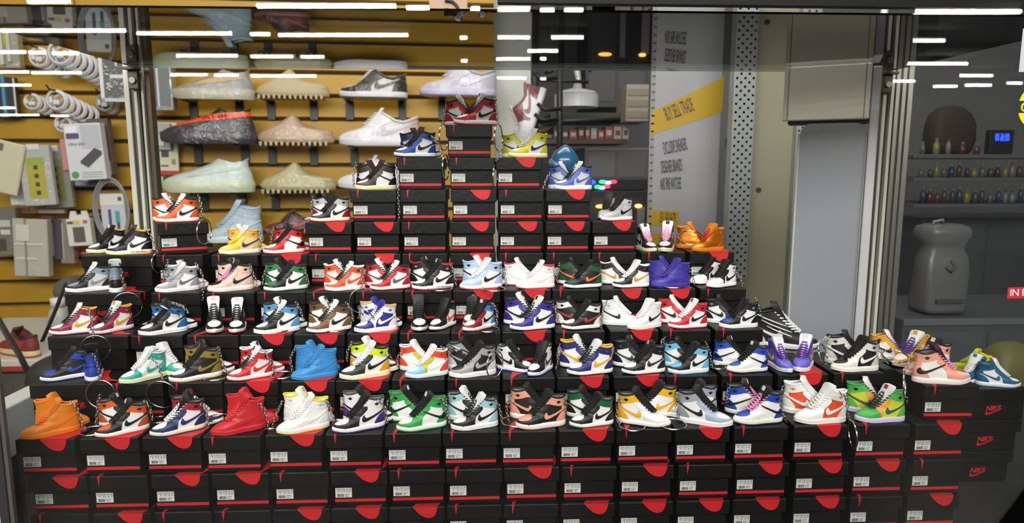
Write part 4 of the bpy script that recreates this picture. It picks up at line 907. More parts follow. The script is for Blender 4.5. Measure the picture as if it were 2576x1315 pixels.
card('phone_case_pack', 'dark phone case pack with white edges, left', 'phone case', 18, 196, 46, 296, .05, .02, '#2c3038', 0, [('case_edge',.02,.02,.12,.98,'#d4d4d4'), ('case_edge',.86,.02,.97,.98,'#d4d4d4')])
card('dark_header_pack', 'dark hanging header card above the white cables', 'card', 118, 84, 306, 106, .05, .01, '#2e2620', .03, [('red_print',.12,.4,.45,.75,'#8c2c2a')])
card('dark_header_pack', 'dark brown card high behind the cable hooks', 'card', 40, 34, 150, 72, .03, .01, '#4a3626', .0, [('grey_patch',.8,.1,.95,.9,'#8a8684')])
t, w, h, th = card('power_bank_box', 'white boxed power bank with purple block and dark slab picture', 'box', 192, 312, 272, 452, .13, .035, '#d5d6dc', -.05, [('purple_block',.06,.735,.40,.83,'#5b4a86'), ('logo_panel',.06,.84,.36,.95,'#eef0f4'), ('shade_panel',.45,.55,.97,.97,'#bcbec4',.0006)])
link('slab_picture', MB().prism([(-.14*w,.30*h),(.05*w,.22*h),(.46*w,.44*h),(.46*w,.50*h),(.28*w,.56*h),(-.14*w,.34*h)], -th-.0016, -th).mesh('slab_picture'), mat('#4c4a50', .5), t)
link('green_seal', MB().disc((-.33*w, .10*h), .10*w, -th-.0016, -th, 20).mesh('green_seal'), mat('#4f9a54', .5), t)
o = link('lettering', text_mesh('Ultra Slim', .013, .0003), mat('#4a4a55', .6), t); o.location = (-.18*w, -th-.0008, .64*h)
for k, q in enumerate((.05, .09, .13)): link('print_line', MB().box(-.15*w, .42*w, -th-.001, -th, q*h, (q+.012)*h).mesh('print_line'), mat('#9a9aa2', .6), t)
card('power_bank_box', 'pink box half hidden behind the boxed power bank', 'box', 171, 350, 214, 428, .09, .03, '#c98a8c', -.03)
card('power_bank_box', 'dark box behind the boxed power bank at right', 'box', 246, 300, 288, 440, .08, .03, '#5c4e48', -.05, [('white_tab',.45,.0,.9,.25,'#b8bcc8'), ('white_tab',.3,.5,.75,.85,'#a8a8ae')])
card('blister_pack', 'blue and yellow blister pack under the boxed power bank', 'pack', 172, 426, 250, 470, .06, .02, '#4a5468', 0, [('yellow_patch',.2,.5,.42,.9,'#b89a3c'), ('white_patch',.02,.1,.7,.35,'#b8bcc4')], wrap=True)
for (u0, v0, u1, v1, of, lb, col) in ((73,366,138,516,.14,'clear phone case with yellow green card, front one','#b4b6b4'), (124,370,182,522,.09,'clear phone case pack behind the yellow green one','#8a8a80')):
    card('clear_phone_case', lb, 'phone case', u0, v0, u1, v1, of, .02, col, -.04, [('insert_card',.22,.12,.78,.80,'#b0a842' if u0 < 100 else '#7a7440'), ('green_band',.22,.68,.78,.80,'#94ac44' if u0 < 100 else '#7a7a60',.0016), ('hang_tab',.3,.93,.7,1.02,'#d8d8d4')]+[('dark_mark',.45,.18+.14*k,.58,.25+.14*k,'#4a4230',.002) for k in range(4)], wrap=True)
card('phone_case', 'cream phone case tilted at the left edge', 'phone case', -38, 352, 36, 484, .16, .012, '#cfc8ae', .25, [('camera_hole',.12,.80,.40,.94,'#6a6454')], bevel=.006)
for k, (u0, u1, c, nm) in enumerate(((32,42,'#d8d8da','white'),(44,50,'#8a4a44','red'),(51,62,'#c8ccd4','pale grey'),(64,72,'#3c3638','black'))):
    card('boxed_case', 'thin %s boxed case seen edge on, left stack' % nm, 'box', u0, 376, u1, 516, .10, .01, c, -.02)
t, w, h, th = card('earphone_box', 'small white hanging box with dark window', 'box', 186, 548, 240, 616, .13, .03, '#d6d4ce', -.04, [('window_panel',.26,.14,.74,.70,'#5e5856'), ('yellow_sticker',.32,.80,.56,.93,'#cfc43a'), ('dark_sticker',.06,.82,.30,.91,'#55554a'), ('red_sticker',.72,.82,.90,.94,'#c4605a')])
link('hang_tab', MB().prism([(-.42*w, h), (.42*w, h), (.34*w, 1.28*h), (.12*w, 1.28*h), (.10*w, 1.14*h), (-.10*w, 1.14*h), (-.12*w, 1.28*h), (-.34*w, 1.28*h)], -th*.6, -th*.4).mesh('hang_tab'), mat('#d6d4ce', .45), t)
t, w, h, th = card('cable_card', 'white card with two figures inside a grey cable loop', 'card', 265, 486, 318, 590, .12, .012, '#c6c9cf', -.02, [('blue_figure',.30,.12,.42,.62,'#3f5a78'), ('teal_figure',.58,.30,.76,.58,'#46a0a8'), ('figure_legs',.62,.08,.74,.30,'#4a4a66'), ('top_band',.02,.72,.98,.98,'#dcdad4'), ('dark_dot',.74,.82,.90,.92,'#4a4844')])
for q in range(3): link('cable_loop', MB().tube([((.62+.05*q)*w*math.cos(a), -.015-.004*q, .62*h+(.66+.05*q)*h*math.sin(a)) for a in [2*PI*j/30 for j in range(30)]], .003, 6, closed=True).mesh('cable_loop', True), mat('#8e9096', .35), t)
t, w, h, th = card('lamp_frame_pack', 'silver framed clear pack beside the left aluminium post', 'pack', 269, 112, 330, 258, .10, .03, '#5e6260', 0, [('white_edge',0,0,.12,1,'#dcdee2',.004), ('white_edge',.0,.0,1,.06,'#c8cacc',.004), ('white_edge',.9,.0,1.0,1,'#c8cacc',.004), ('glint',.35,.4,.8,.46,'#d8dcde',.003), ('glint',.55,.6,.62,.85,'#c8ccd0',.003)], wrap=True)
t, w, h, th = card('lamp_frame_pack', 'silver framed clear pack right of the aluminium post', 'pack', 366, 164, 442, 280, .10, .04, '#8e9190', 0, [('white_edge',.0,0,.10,1,'#dcdee2',.004), ('white_edge',.28,.04,.38,1,'#dcdee2',.004), ('white_edge',.55,.06,.62,1,'#c0c2c6',.004), ('dark_gap',.40,.08,.54,.96,'#5a5c5e',.003), ('dark_gap',.64,.1,.92,.96,'#6e7070',.003)], wrap=True)
card('gadget_pack', 'cream blister card with red foot right of the post', 'pack', 385, 308, 446, 440, .035, .012, '#d9d3bc', .02, [('clear_blister',.04,.48,.82,.97,'#a9acae',.02), ('white_part',.34,.55,.62,.75,'#d9d6c8',.026), ('dark_disc',.40,.34,.66,.46,'#4a4640'), ('red_foot',.0,.0,1,.085,'#b8342e',.003), ('olive_seal',.76,.20,.90,.31,'#9a9a3c'), ('dark_line',.36,.16,.64,.19,'#55503c')], wrap=False)
card('gadget_pack', 'green pack under the cream blister card', 'pack', 388, 442, 420, 462, .08, .03, '#3f8a45', 0, [('pale_spot',.5,.3,.95,.9,'#b8ccb4')], wrap=True)
card('plastic_bag', 'crinkled white clear bag at lower left', 'bag', 52, 548, 124, 692, .12, .03, '#b8b4aa', .05, [('fold',.35,.0,.40,1,'#8e8a80',.003), ('crease',.05,.55,.9,.58,'#d0ccc4',.003), ('crease',.1,.30,.7,.33,'#d4d0c8',.003), ('inner_white',.12,.62,.5,.9,'#d0ccc2',.004)], wrap=True)
card('plastic_bag', 'grey patterned clear bag at the lower left edge', 'bag', -10, 520, 52, 640, .10, .03, '#77746c', 0, [('white_label',.42,.60,.80,.74,'#c8c4bc'), ('barcode_label',.46,.44,.78,.54,'#d2d0c8'), ('dark_patch',.1,.1,.6,.35,'#4a4640')], wrap=True)
for u0, u1, v0, v1, c, lb in ((122,140,540,640,'#6a2a2a','dark red case pack in the lower left cluster'),(140,166,548,650,'#4a4450','dark purple case pack in the lower left cluster'),(166,190,548,660,'#8a8480','grey case pack in the lower left cluster'),(240,262,540,640,'#4e4a4c','black case pack beside the white hanging box')):
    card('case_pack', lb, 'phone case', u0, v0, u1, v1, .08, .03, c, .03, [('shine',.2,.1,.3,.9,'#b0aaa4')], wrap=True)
card('store_tag', 'red store tag with white writing behind the left shoes', 'tag', 190, 626, 236, 645, .05, .006, '#c03a34', 0, [('white_writing',.12,.4,.85,.62,'#dca8a2')])
card('packet_band', 'brown clear packet band under the phone cases', 'pack', 0, 520, 176, 536, .07, .02, '#7a5a40', .02, [('pale_piece',.62,.1,.98,.7,'#9a9484'), ('rust_piece',.18,.3,.5,.9,'#6a3a24')], wrap=True)
# things standing low at the left
def lump(name, label, cat, u0, v0, u1, v1, Y, dep, col, rough=.6, pow_=.5, wrap=False, prof=None):
    a = at(u0, v1, Y); b = at(u1, v0, Y); w = b.x-a.x; h = b.z-a.z; mb = MB(); n = 20; rows = []
    vs = []
    prof = prof or [(0,.80),(.08,.95),(.3,1.0),(.6,.96),(.82,.80),(.95,.5),(1,.15)]
    for z, s in prof:
        for k in range(n):
            an = 2*PI*k/n; c, q = math.cos(an), math.sin(an); e = lambda v: math.copysign(abs(v)**pow_, v)
            wob = 1+.05*math.sin(3*an+z*7)
            vs.append((e(c)*w/2*s*wob, e(q)*dep/2*s*wob, z*h))
    m = len(prof); mb.add(vs, [(i*n+k, i*n+(k+1) % n, (i+1)*n+(k+1) % n, (i+1)*n+k) for i in range(m-1) for k in range(n)]+[tuple(range(n-1, -1, -1)), tuple((m-1)*n+k for k in range(n))])
    t = thing(name, label, cat, (a.x+w/2, Y+dep/2, a.z))
    link('body', mb.mesh('body', True), mat(col, **clear) if wrap else mat(col, rough, bump=.2, bscale=25), t)
    return t, w, h
zf = at(60, 905, 1.7).z
tb = thing('low_shelf', 'white low shelf at the left behind the showcase', 'shelf', (at(30, 905, 1.7).x, 1.7, zf))
link('shelf_board', MB().box(-.35, .10, 0, .5, -.03, 0).mesh('shelf_board', bevel=.003), mat('#c9c6bd', .5), tb)
link('shelf_front', MB().box(-.35, .10, .02, .04, -.5, -.03).mesh('shelf_front'), mat('#55524c', .5), tb)
link('shelf_rail', MB().box(-.35, .10, -.004, 0, -.028, -.016).mesh('shelf_rail'), mat('#a83a30', .5), tb)
a = at(-30, 904, 1.75); b = at(118, 904, 1.75)
t = thing('display_shoe', 'red and cream sneaker lying on the low white shelf at left', 'shoe', ((a.x+b.x)/2, 1.76, zf+.001), -.5, None, (b.x-a.x)*1.02)
for n, k, c in (('midsole','midsole','#cfc38c'),('outsole','outsole','#a83a34')): link(n, SM[k], mat(c, .5), t)
for n, k, c in (('upper','lt_up','#a23a36'),('toe_cap','lt_cap','#8c2c2c'),('eyestay','lt_eye','#8c3430'),('heel_counter','lt_heel','#7c2a2a'),('collar','lt_collar','#3a2a28'),('tongue','lt_tongue','#4a2c2a'),('laces','lt_lace','#c8b8a0')): link(n, BGM[k], mat(c, .5), t)
lump('bag', 'grey soft bag hanging low at the left of the pyramid', 'bag', 126, 702, 176, 752, 1.9, .12, '#55544e')
t, w, h = lump('bottle', 'pale grey bottle with white cap low at the left', 'bottle', 114, 772, 156, 836, 1.85, .05, '#aaa9a6', .4, .7)
link('cap', MB().tube([(0, 0, h*.98), (0, 0, h*1.3)], .018, 14).mesh('cap', True), mat('#d8d6d2', .5), t)
def strap(label, pts, Y, r=.008, col='#2a2622', name='strap'):
    q = [at(u, v, Y) for u, v in pts]; t = thing(name, label, 'strap', q[0])
    link('band', MB().tube([p-q[0] for p in q], r, 8, flat=.4).mesh('band', True), mat(col, .6), t); return t, q
strap('dark diagonal strap at the lower left in front of the white shelf', [(-6,800),(18,842),(48,890),(72,938)], 1.3, .008)
strap('dark diagonal strap beside the pale bottle', [(164,712),(146,764),(126,812),(106,858)], 1.3, .006)
lump('bag', 'black bag on the floor at the lower left', 'bag', 52, 915, 130, 985, 1.25, .1, '#24221f')
t, q = strap('dark maroon strap with white carabiner hanging at the top', [(828,22),(836,48),(844,78),(850,98)], 1.45, .006, '#4a2c2e')
for s in (0, 1):
    c = at(850+s*24, 118, 1.45)-q[0]; k = 1700/1.45
    link('carabiner', MB().tube([c+Vector(((9+2*s)*math.cos(x)/k, .004*s, 21*math.sin(x)/k)) for x in [2*PI*j/20 for j in range(20)]], .0024, 6, closed=True).mesh('carabiner', True), mat('#d8d8d4', .35), t)
t, q = strap('thin dark cables dangling at the upper left', [(186,0),(192,30),(206,62),(218,98),(226,118)], 1.6, .0025, '#5a3e34', 'cable')
t, q = strap('thin grey cord hanging down beside the left post', [(268,0),(280,34),(290,70),(298,104)], 1.6, .002, '#8a8078', 'cord')
# plate standing in for a reflected swirl poster at the top centre
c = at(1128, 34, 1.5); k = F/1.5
t = thing('swirl_reflection', 'pink plate imitating a reflected poster with dark green swirl, top centre', 'sign', c)
link('reflection_plate', MB().box(-46/k, 46/k, 0, .006, -36/k, 40/k).mesh('reflection_plate', bevel=.001), mat('#b58f78', .5), t)
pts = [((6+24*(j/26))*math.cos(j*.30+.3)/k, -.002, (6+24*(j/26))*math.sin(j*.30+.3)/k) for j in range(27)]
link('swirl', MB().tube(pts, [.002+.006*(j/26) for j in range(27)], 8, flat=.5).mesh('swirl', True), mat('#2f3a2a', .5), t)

# ================================================================== middle right: racks, hat, banner
def bar(label, pts, Y, r, col='#17181a', name='rack_bar', cat='rack'):
    q = [at(u, v, Y) for u, v in pts]; t = thing(name, label, cat, q[0]); link('rod', MB().tube([p-q[0] for p in q], r, 8).mesh('rod', True), mat(col, .4), t); return t
t = thing('display_rack', 'dark metal rack with hooks right of the white wall', 'rack', at(1345, 300, 2.3))
o0 = Vector(t.location)
def rackp(n, pts, r, Y=2.3, col='#24262a'): q = [at(u, v, Y)-o0 for u, v in pts]; link(n, MB().tube(q, r, 8).mesh(n, True), mat(col, .45), t)
rackp('upright', [(1345,-60),(1345,640)], .013); rackp('upright', [(1408,-60),(1408,640)], .011)
for u, v, s in ((1402,50,-1),(1380,92,-1),(1376,126,-1),(1370,168,-1),(1342,188,1),(1352,266,1),(1345,292,1)):
    rackp('hook', [(u+ (60 if s > 0 else 20), v+8), (u+18, v+10), (u, v+ (-6 if s > 0 else 16))], .006, 2.2, '#141414')
rackp('crossbar', [(1345,96),(1470,84)], .006); rackp('crossbar', [(1345,200),(1480,206)], .006); rackp('crossbar', [(1345,306),(1560,300)], .008)
t = thing('wire_grid', 'black wire grid high beside the banner', 'rack', at(1580, 120, 2.5)); o0 = Vector(t.location)
for pts in ([(1500,150),(1640,20)], [(1480,180),(1640,60)], [(1590,0),(1592,120)], [(1618,0),(1620,90)], [(1470,78),(1600,74)], [(1470,118),(1580,112)], [(1560,40),(1562,150)]): rackp('wire', pts, .006, 2.5, '#1c1e20')
# white cap
c = at(1450, 262, 2.5); k = F/2.5
t = thing('white_hat', 'white round hat with wide band on the dark rack', 'hat', c)
link('band', MB().tube([(0, 0, -8/k), (0, 0, 22/k)], 54/k, 28).mesh('band', False), mat('#d5d6d8', .4), t)
link('crown', MB().tube([(0, 0, 22/k), (0, 0, 30/k), (0, 0, 36/k)], [54/k, 46/k, 22/k], 28).mesh('crown', True), mat('#c9cacd', .3), t)
t = thing('clear_wrap', 'twisted clear plastic wrap standing above the white hat', 'plastic wrap', at(1452, 226, 2.5))
link('wrap', MB().tube([(0, 0, 0), (.004, 0, .04), (-.004, 0, .08), (.003, 0, .12)], [.020, .010, .014, .005], 9).mesh('wrap', True), mat('#b9bcae', **clear), t)
# hanging white shoe on the rack
p = at(1350, 300, 2.24)
t = thing('hanging_shoe', 'white and maroon sneaker hanging toe down on the rack', 'shoe', p, 0, None, .20); t.rotation_euler = (0, -1.25, 0)
for n, k, c in (('midsole','midsole','#d8d8dc'),('outsole','outsole','#a8a8b0')): link(n, SM[k], mat(c, .4), t)
for n, k, c in (('upper','lt_up','#dadade'),('toe_cap','lt_cap','#d4d4da'),('eyestay','lt_eye','#7a3a40'),('swoosh','lt_sw','#8a3a44'),('heel_counter','lt_heel','#6a3036'),('collar','lt_collar','#8c5a54'),('tongue','lt_tongue','#c8c4c0'),('laces','lt_lace','#e0e0e0')): link(n, BGM[k], mat(c, **clear), t)
p = at(1340, 350, 2.86); p.z = at(1440, 350, 2.8).z+.001
t = thing('hanging_shoe', 'camouflage green sneaker behind the bright yellow pair', 'shoe', p, .3, None, .19)
for n, k, c in (('midsole','midsole','#b8b6a4'),('outsole','outsole','#3a3a34')): link(n, SM[k], mat(c, .4), t)
for n, k, c in (('upper','lt_up','#54603c'),('toe_cap','lt_cap','#3f4a34'),('eyestay','lt_eye','#8a8468'),('swoosh','lt_sw','#b07a58'),('heel_counter','lt_heel','#39402e'),('collar','lt_collar','#2e3028'),('tongue','lt_tongue','#4c5438'),('laces','lt_lace','#c8c4ac')): link(n, BGM[k], mat(c, .5), t)
# shelf boards with boxed goods behind
def board(label, u0, v0, u1, v1, Y, col, dep=.25, name='shelf_board'):
    a = at(u0, v1, Y); b = at(u1, v0, Y); t = thing(name, label, 'shelf', ((a.x+b.x)/2, Y, a.z)); w = b.x-a.x; h = b.z-a.z
    link('board', MB().box(-w/2, w/2, 0, dep, 0, h).mesh('board', bevel=.002), mat(col, .5, vary=.2, bscale=9), t); return t
board('dark olive green shelf board behind the bright yellow pair', 1384, 284, 1566, 306, 2.8, '#3c4a22')
board('brown shelf board under the boxed goods', 1296, 350, 1576, 362, 2.8, '#584438'); board('dark shelf board under the grey panel', 1470, 452, 1640, 478, 2.8, '#2a2a2c')
rr = random.Random(5); u = 1392; i = 0
while u < 1570:
    w = rr.choice([14, 18, 22]); v0 = rr.choice([318, 322, 326]); a = at(u, 350, 2.82); b = at(u+w-1.5, v0, 2.82); cc = rr.choice(['#9a5a50', '#b0aca4', '#7c4440', '#b8b4aa', '#8a7f74', '#5e4a44'])
    nm = {'#9a5a50': 'dusty red', '#b0aca4': 'pale grey', '#7c4440': 'dark red', '#b8b4aa': 'cream', '#8a7f74': 'taupe', '#5e4a44': 'brown'}[cc]
    t = thing('goods_box', '%s goods box, %s from left on the brown shelf' % (nm, ORD[i]), 'box', ((a.x+b.x)/2, 2.82, a.z), 0, 'boxed goods on the brown shelf')
    wd = b.x-a.x; h = b.z-a.z; link('carton', MB().box(-wd/2, wd/2, 0, .1, 0, h).mesh('carton', bevel=.002, seg=1), mat(cc, .5), t)
    link('front_print', MB().box(-wd*.3, wd*.3, -.001, 0, h*.3, h*.7).mesh('front_print'), mat('#d0c8bc' if cc != '#b8b4aa' else '#8a3a34', .5), t); u += w; i += 1
def plainbox(name, label, cat, u0, v0, u1, v1, Y, dep, col, parts=(), rough=.5):
    a = at(u0, v1, Y); b = at(u1, v0, Y); w = b.x-a.x; h = b.z-a.z; t = thing(name, label, cat, ((a.x+b.x)/2, Y, a.z))
    link('body', MB().box(-w/2, w/2, 0, dep, 0, h).mesh('body', bevel=.004), mat(col, rough, vary=.12, bscale=7), t)
    for pn, x0, z0, x1, z1, c in parts: link(pn, MB().box((x0-.5)*w, (x1-.5)*w, -.004, .0005, z0*h, z1*h).mesh(pn, bevel=.001, seg=1), mat(c, rough), t)
    return t
plainbox('counter_unit', 'grey counter unit behind the soft blue speckled pair', 'counter', 1470, 372, 1632, 452, 2.85, .3, '#6c6a6c', [('top_edge',.0,.93,1,1,'#8c8888'), ('door_panel',.05,.08,.48,.85,'#767476'), ('door_panel',.52,.08,.95,.85,'#706e70')])
plainbox('counter_unit', 'dark counter unit behind the grey and black tower pair', 'counter', 1470, 480, 1636, 640, 2.75, .3, '#2e2e32', [('pale_leg',.48,.0,.56,.8,'#77767a'), ('pale_leg',.80,.0,.92,.75,'#807e82'), ('front_panel',.05,.1,.42,.9,'#3a3a3e')])
plainbox('display_cabinet', 'tall dark cabinet beside the white hat', 'cabinet', 1472, -40, 1634, 270, 3.2, .3, '#4a4a4a', [('door_panel',.05,.05,.48,.95,'#555353'), ('door_panel',.52,.05,.95,.95,'#525254'), ('green_panel',.08,.62,.46,.86,'#34463a')])
plainbox('pale_crate', 'pale beige crate on the olive shelf board', 'crate', 1574, 212, 1634, 306, 2.7, .2, '#a89c8c', [('slat_panel',.05,.1,.95,.28,'#968a7a'), ('slat_panel',.05,.4,.95,.58,'#968a7a'), ('slat_panel',.05,.7,.95,.88,'#968a7a')])
# blue glossy shape standing in for a reflection behind the soft blue pair
a = Vector((solveX(1420, .937, 7*H), .937, 7*H)); k = F/.937
t = thing('blue_reflection', 'glossy blue shape in place of a reflection, point down, behind the soft blue pair', 'bundle', a)
vs = []; n = 16; prof = [(2,2),(12,7),(28,18),(46,31),(62,37),(78,33),(90,24),(100,13),(107,3)]
for z, r in prof:
    for j in range(n): vs.append((r*1.0*math.cos(2*PI*j/n)/k+(.001*math.sin(z*.2)), r*.7*math.sin(2*PI*j/n)/k, z/k))
link('reflection_body', MB().add(vs, [(i*n+j, i*n+(j+1) % n, (i+1)*n+(j+1) % n, (i+1)*n+j) for i in range(len(prof)-1) for j in range(n)]+[tuple(range(n-1, -1, -1)), tuple((len(prof)-1)*n+j for j in range(n))]).mesh('reflection_body', True), mat('#2f6f9e', rough=.25, coat=1.0, bump=.4, bscale=14), t)
link('fold', MB().tube([(-36/k, -.004, 66/k), (-20/k, -.018, 50/k), (-6/k, -.014, 24/k), (0, -.008, 8/k)], [.004, .006, .005, .002], 8).mesh('fold', True), mat('#3f84b4', .25, coat=1.0), t)
# banner
yb = 1.75; a = at(1637, 640, yb); b = at(1826, -30, yb)
t = thing('banner', 'white hanging banner with yellow bands and black lettering', 'banner', (a.x, yb, a.z))
bw = b.x-a.x; bh = b.z-a.z; kb = F/yb
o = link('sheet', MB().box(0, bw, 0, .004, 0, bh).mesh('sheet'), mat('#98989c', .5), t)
def bp(u, v): p = at(u, v, yb); return (p.x-a.x, p.z-a.z)
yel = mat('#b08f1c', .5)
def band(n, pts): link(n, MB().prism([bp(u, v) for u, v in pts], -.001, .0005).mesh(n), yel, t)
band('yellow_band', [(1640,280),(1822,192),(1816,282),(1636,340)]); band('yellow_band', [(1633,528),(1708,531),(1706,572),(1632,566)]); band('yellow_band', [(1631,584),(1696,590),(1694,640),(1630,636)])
def btext(s, u, v, size, rot, sx=1.0, m='#3b3735', sh=0.0):
    me = text_mesh(s, size, .0003, sh, .95); x, z = bp(u, v); o = link('lettering', me, mat(m, .6), t); o.location = (x, -.0016, z); o.rotation_euler = (0, -math.radians(rot), 0); o.scale = (sx, 1, 1)
btext('BUY SELL TRADE', 1708, 277, .050, 21, .215); btext('EXCLUSIVE SNEAKERS', 1698, 369, .046, 12, .145); btext('DESIGNER BRANDS', 1689, 419, .046, 7, .145); btext('AND FINE WATCHES', 1687, 463, .045, 3, .135); btext('551 542 6679', 1679, 549, .040, -3, .20, '#3a351c'); btext('551 542', 1668, 610, .036, -4, .22, '#453e20')
ed = link('ruler_edge', MB().box(-.012, 0, 0, .004, 0, bh).mesh('ruler_edge'), mat('#8c8b88', .5), t)
tk = MB()
for q in range(34): tk.box(-.009, -.001, -.001, 0, bh*q/34, bh*q/34+.004)
link('edge_ticks', tk.mesh('edge_ticks'), mat('#4a4848', .6), ed)
fr = thing('banner_pole', 'thin dark pole along the right edge of the banner', 'pole', at(1828, 640, yb-.02)); o0 = Vector(fr.location)
link('rod', MB().box(-.005, .004, 0, .012, 0, bh).mesh('rod', bevel=.001), mat('#3c3a38', .4, metal=.4), fr); link('clamp', MB().box(-.012, .009, -.004, .016, .28, .30).mesh('clamp', bevel=.001), mat('#54524e', .4), fr)
# perforated uprights
def perf(label, u, v0, v1, Y, wpx, group='perforated steel uprights'):
    a = at(u, v1, Y); b = at(u, v0, Y); k = F/Y; w = wpx/k; h = b.z-a.z
    t = thing('perforated_upright', label, 'upright', (a.x, Y, a.z), 0, group)
    cell = w/5; n = int(h/cell); mb = MB()
    for r in range(n):
        for c in range(5):
            cx = -w/2+cell*(c+.5); cz = cell*(r+.5)
            if (c+r) % 2:
                mb.add([(cx-cell/2, 0, cell*r), (cx+cell/2, 0, cell*r), (cx+cell/2, 0, cell*(r+1)), (cx-cell/2, 0, cell*(r+1))], [(0,1,2,3)]); continue
            sq = []; ci = []
            for q in range(8):
                an = 2*PI*q/8; m_ = max(abs(math.cos(an)), abs(math.sin(an)))
                sq.append((cx+cell/2*math.cos(an)/m_, 0, cz+cell/2*math.sin(an)/m_)); ci.append((cx+cell*.34*math.cos(an), 0, cz+cell*.34*math.sin(an)))
            inn = [(x, .003, z) for x, _, z in ci]
            mb.add(sq+ci+inn, [(q, (q+1) % 8, (q+1) % 8+8, q+8) for q in range(8)]+[(q+8, (q+1) % 8+8, (q+1) % 8+16, q+16) for q in range(8)])
    me = bpy.data.meshes.new('plate'); me.from_pydata(mb.v, [], mb.f)
    link('plate', me, mat('#8d9190', .45, metal=.2), t)
    link('channel', MB().box(-w/2, w/2, .012, .03, 0, h).mesh('channel'), mat('#24241f', .6), t)
    link('flange', MB().box(-w/2-.002, -w/2, 0, .03, 0, h).mesh('flange'), mat('#9a9d9a', .4, metal=.3), t); link('flange', MB().box(w/2, w/2+.002, 0, .03, 0, h).mesh('flange'), mat('#7a7c78', .4, metal=.3), t)
perf('perforated steel upright left of the beige wall panel', 1852, -40, 700, 1.58, 52); perf('perforated steel upright just left of the white kiosk', 1998, -40, 830, 1.60, 44)
pp = thing('wall_plate', 'small dark screw plate on the beige wall panel', 'plate', at(1908, 477, 1.618)); link('plate', MB().disc((0, 0), .006, -.003, .001, 14).mesh('plate'), mat('#3a382e', .5), pp); link('slot', MB().box(-.004, .004, -.004, -.003, -.0008, .0008).mesh('slot'), mat('#15140f', .5), pp)
# white kiosk: header box above a tall pale panel, standing inside the showcase right under the glass shelf
pa = at(1976, 163, .955); pb = at(2197, 151, .905); dv = pb-pa; ww = math.hypot(dv.x, dv.y)
t = thing('white_kiosk', 'white kiosk with box header and tall pale panel at right', 'kiosk', (pa.x, pa.y, PLZ), math.atan2(dv.y, dv.x))
zt = ZS-PLZ-.0025; zb = zt-.0735
kw = mat('#ece8d8', .3); link('header', MB().box(.006, ww, 0, .07, zb, zt).mesh('header', bevel=.0015), kw, t)
link('header_trim', MB().box(0, .0055, -.001, .012, zb, zt).mesh('header_trim', bevel=.0008), mat('#e0dccb', .4), t); link('header_trim', MB().box(ww-.0075, ww-.0065, -.0006, 0, zb, zt).mesh('header_trim'), mat('#8a867a', .4), t)
link('side_panel', MB().box(ww+.0006, ww+.012, .004, .075, 0, zt-.004).mesh('side_panel', bevel=.0015), mat('#c4c3c8', .35), t)
p0, p1 = .024, ww-.002; r_ = .014; ztop = zb-.004
cr = [(p0, 0), (p1, 0), (p1, ztop-r_)]+[(p1-r_+r_*math.cos(q*PI/12), ztop-r_+r_*math.sin(q*PI/12)) for q in range(1, 7)]+[(p0+r_-r_*math.sin(q*PI/12), ztop-r_+r_*math.cos(q*PI/12)) for q in range(7)]
link('panel', MB().prism(cr, .012, .018).mesh('panel'), mat('#94969e', .25, spec=.5), t)
link('panel_rim', MB().box(p0-.0028, p0, .010, .020, 0, ztop-r_).mesh('panel_rim', bevel=.0008), mat('#c0c0ba', .35), t); link('panel_rim', MB().box(p1, p1+.0022, .010, .020, 0, ztop-r_).mesh('panel_rim', bevel=.0008), mat('#b0b0aa', .35), t)
link('header_underside', MB().box(.006, ww, .018, .07, zb-.003, zb).mesh('header_underside'), mat('#4e4c46', .6), t)
# foot of the hanging plastic knot on the right post
t = thing('plastic_knot', 'crumpled clear plastic knot hanging at the right post', 'plastic wrap', at(2214, 92, 1.0)); link('knot', MB().tube([(.006, 0, .06), (.003, 0, .03), (0, 0, 0), (-.006, 0, -.02), (-.012, 0, -.045)], [.003, .006, .004, .007, .002], 8).mesh('knot', True), mat('#b8bcc0', **clear), t)

# ================================================================== right: dim goods shelves, bag, clock built in place of store reflections; stickers
Yg = 2.6
for k, (v, lb) in enumerate(((388,'upper'),(446,'middle'),(512,'lower'))):
    board('dim grey shelf board in place of a reflection, %s of the three at right' % lb, 2300, v, 2760, v+10, Yg, '#56585a', .3)
cols = {'white': '#6e706e', 'yellow': '#7a7434', 'dark red': '#4c2c2c', 'green': '#34463c', 'blue': '#303c50', 'brown': '#4a3c32', 'grey': '#55585a'}  # muted tones carry the dimness of the reflected goods
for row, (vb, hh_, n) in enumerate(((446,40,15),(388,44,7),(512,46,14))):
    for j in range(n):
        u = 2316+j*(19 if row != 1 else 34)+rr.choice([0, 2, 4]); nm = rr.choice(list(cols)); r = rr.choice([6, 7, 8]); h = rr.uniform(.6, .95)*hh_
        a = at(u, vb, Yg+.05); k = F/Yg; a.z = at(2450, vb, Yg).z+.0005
        t = thing('bottle', 'dim %s bottle in place of a reflection, %s from left on the %s right shelf' % (nm, ORD[j], ('middle', 'upper', 'lower')[row]), 'bottle', a, 0, 'goods on the dim right shelves')
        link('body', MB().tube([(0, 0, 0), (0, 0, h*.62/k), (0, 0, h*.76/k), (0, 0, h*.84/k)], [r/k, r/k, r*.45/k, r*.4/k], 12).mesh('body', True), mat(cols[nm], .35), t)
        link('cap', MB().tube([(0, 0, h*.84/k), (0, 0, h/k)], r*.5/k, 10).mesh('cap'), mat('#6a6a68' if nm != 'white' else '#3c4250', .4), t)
plainbox('shop_counter', 'dark grey counter front at lower right', 'counter', 2236, 796, 2900, 1250, 1.55, .3, '#484b4e', [('front_panel',.02,.05,.32,.93,'#4e5154'), ('front_panel',.34,.05,.64,.93,'#4b4e51'), ('top_edge',0,.965,1,1,'#606366')])
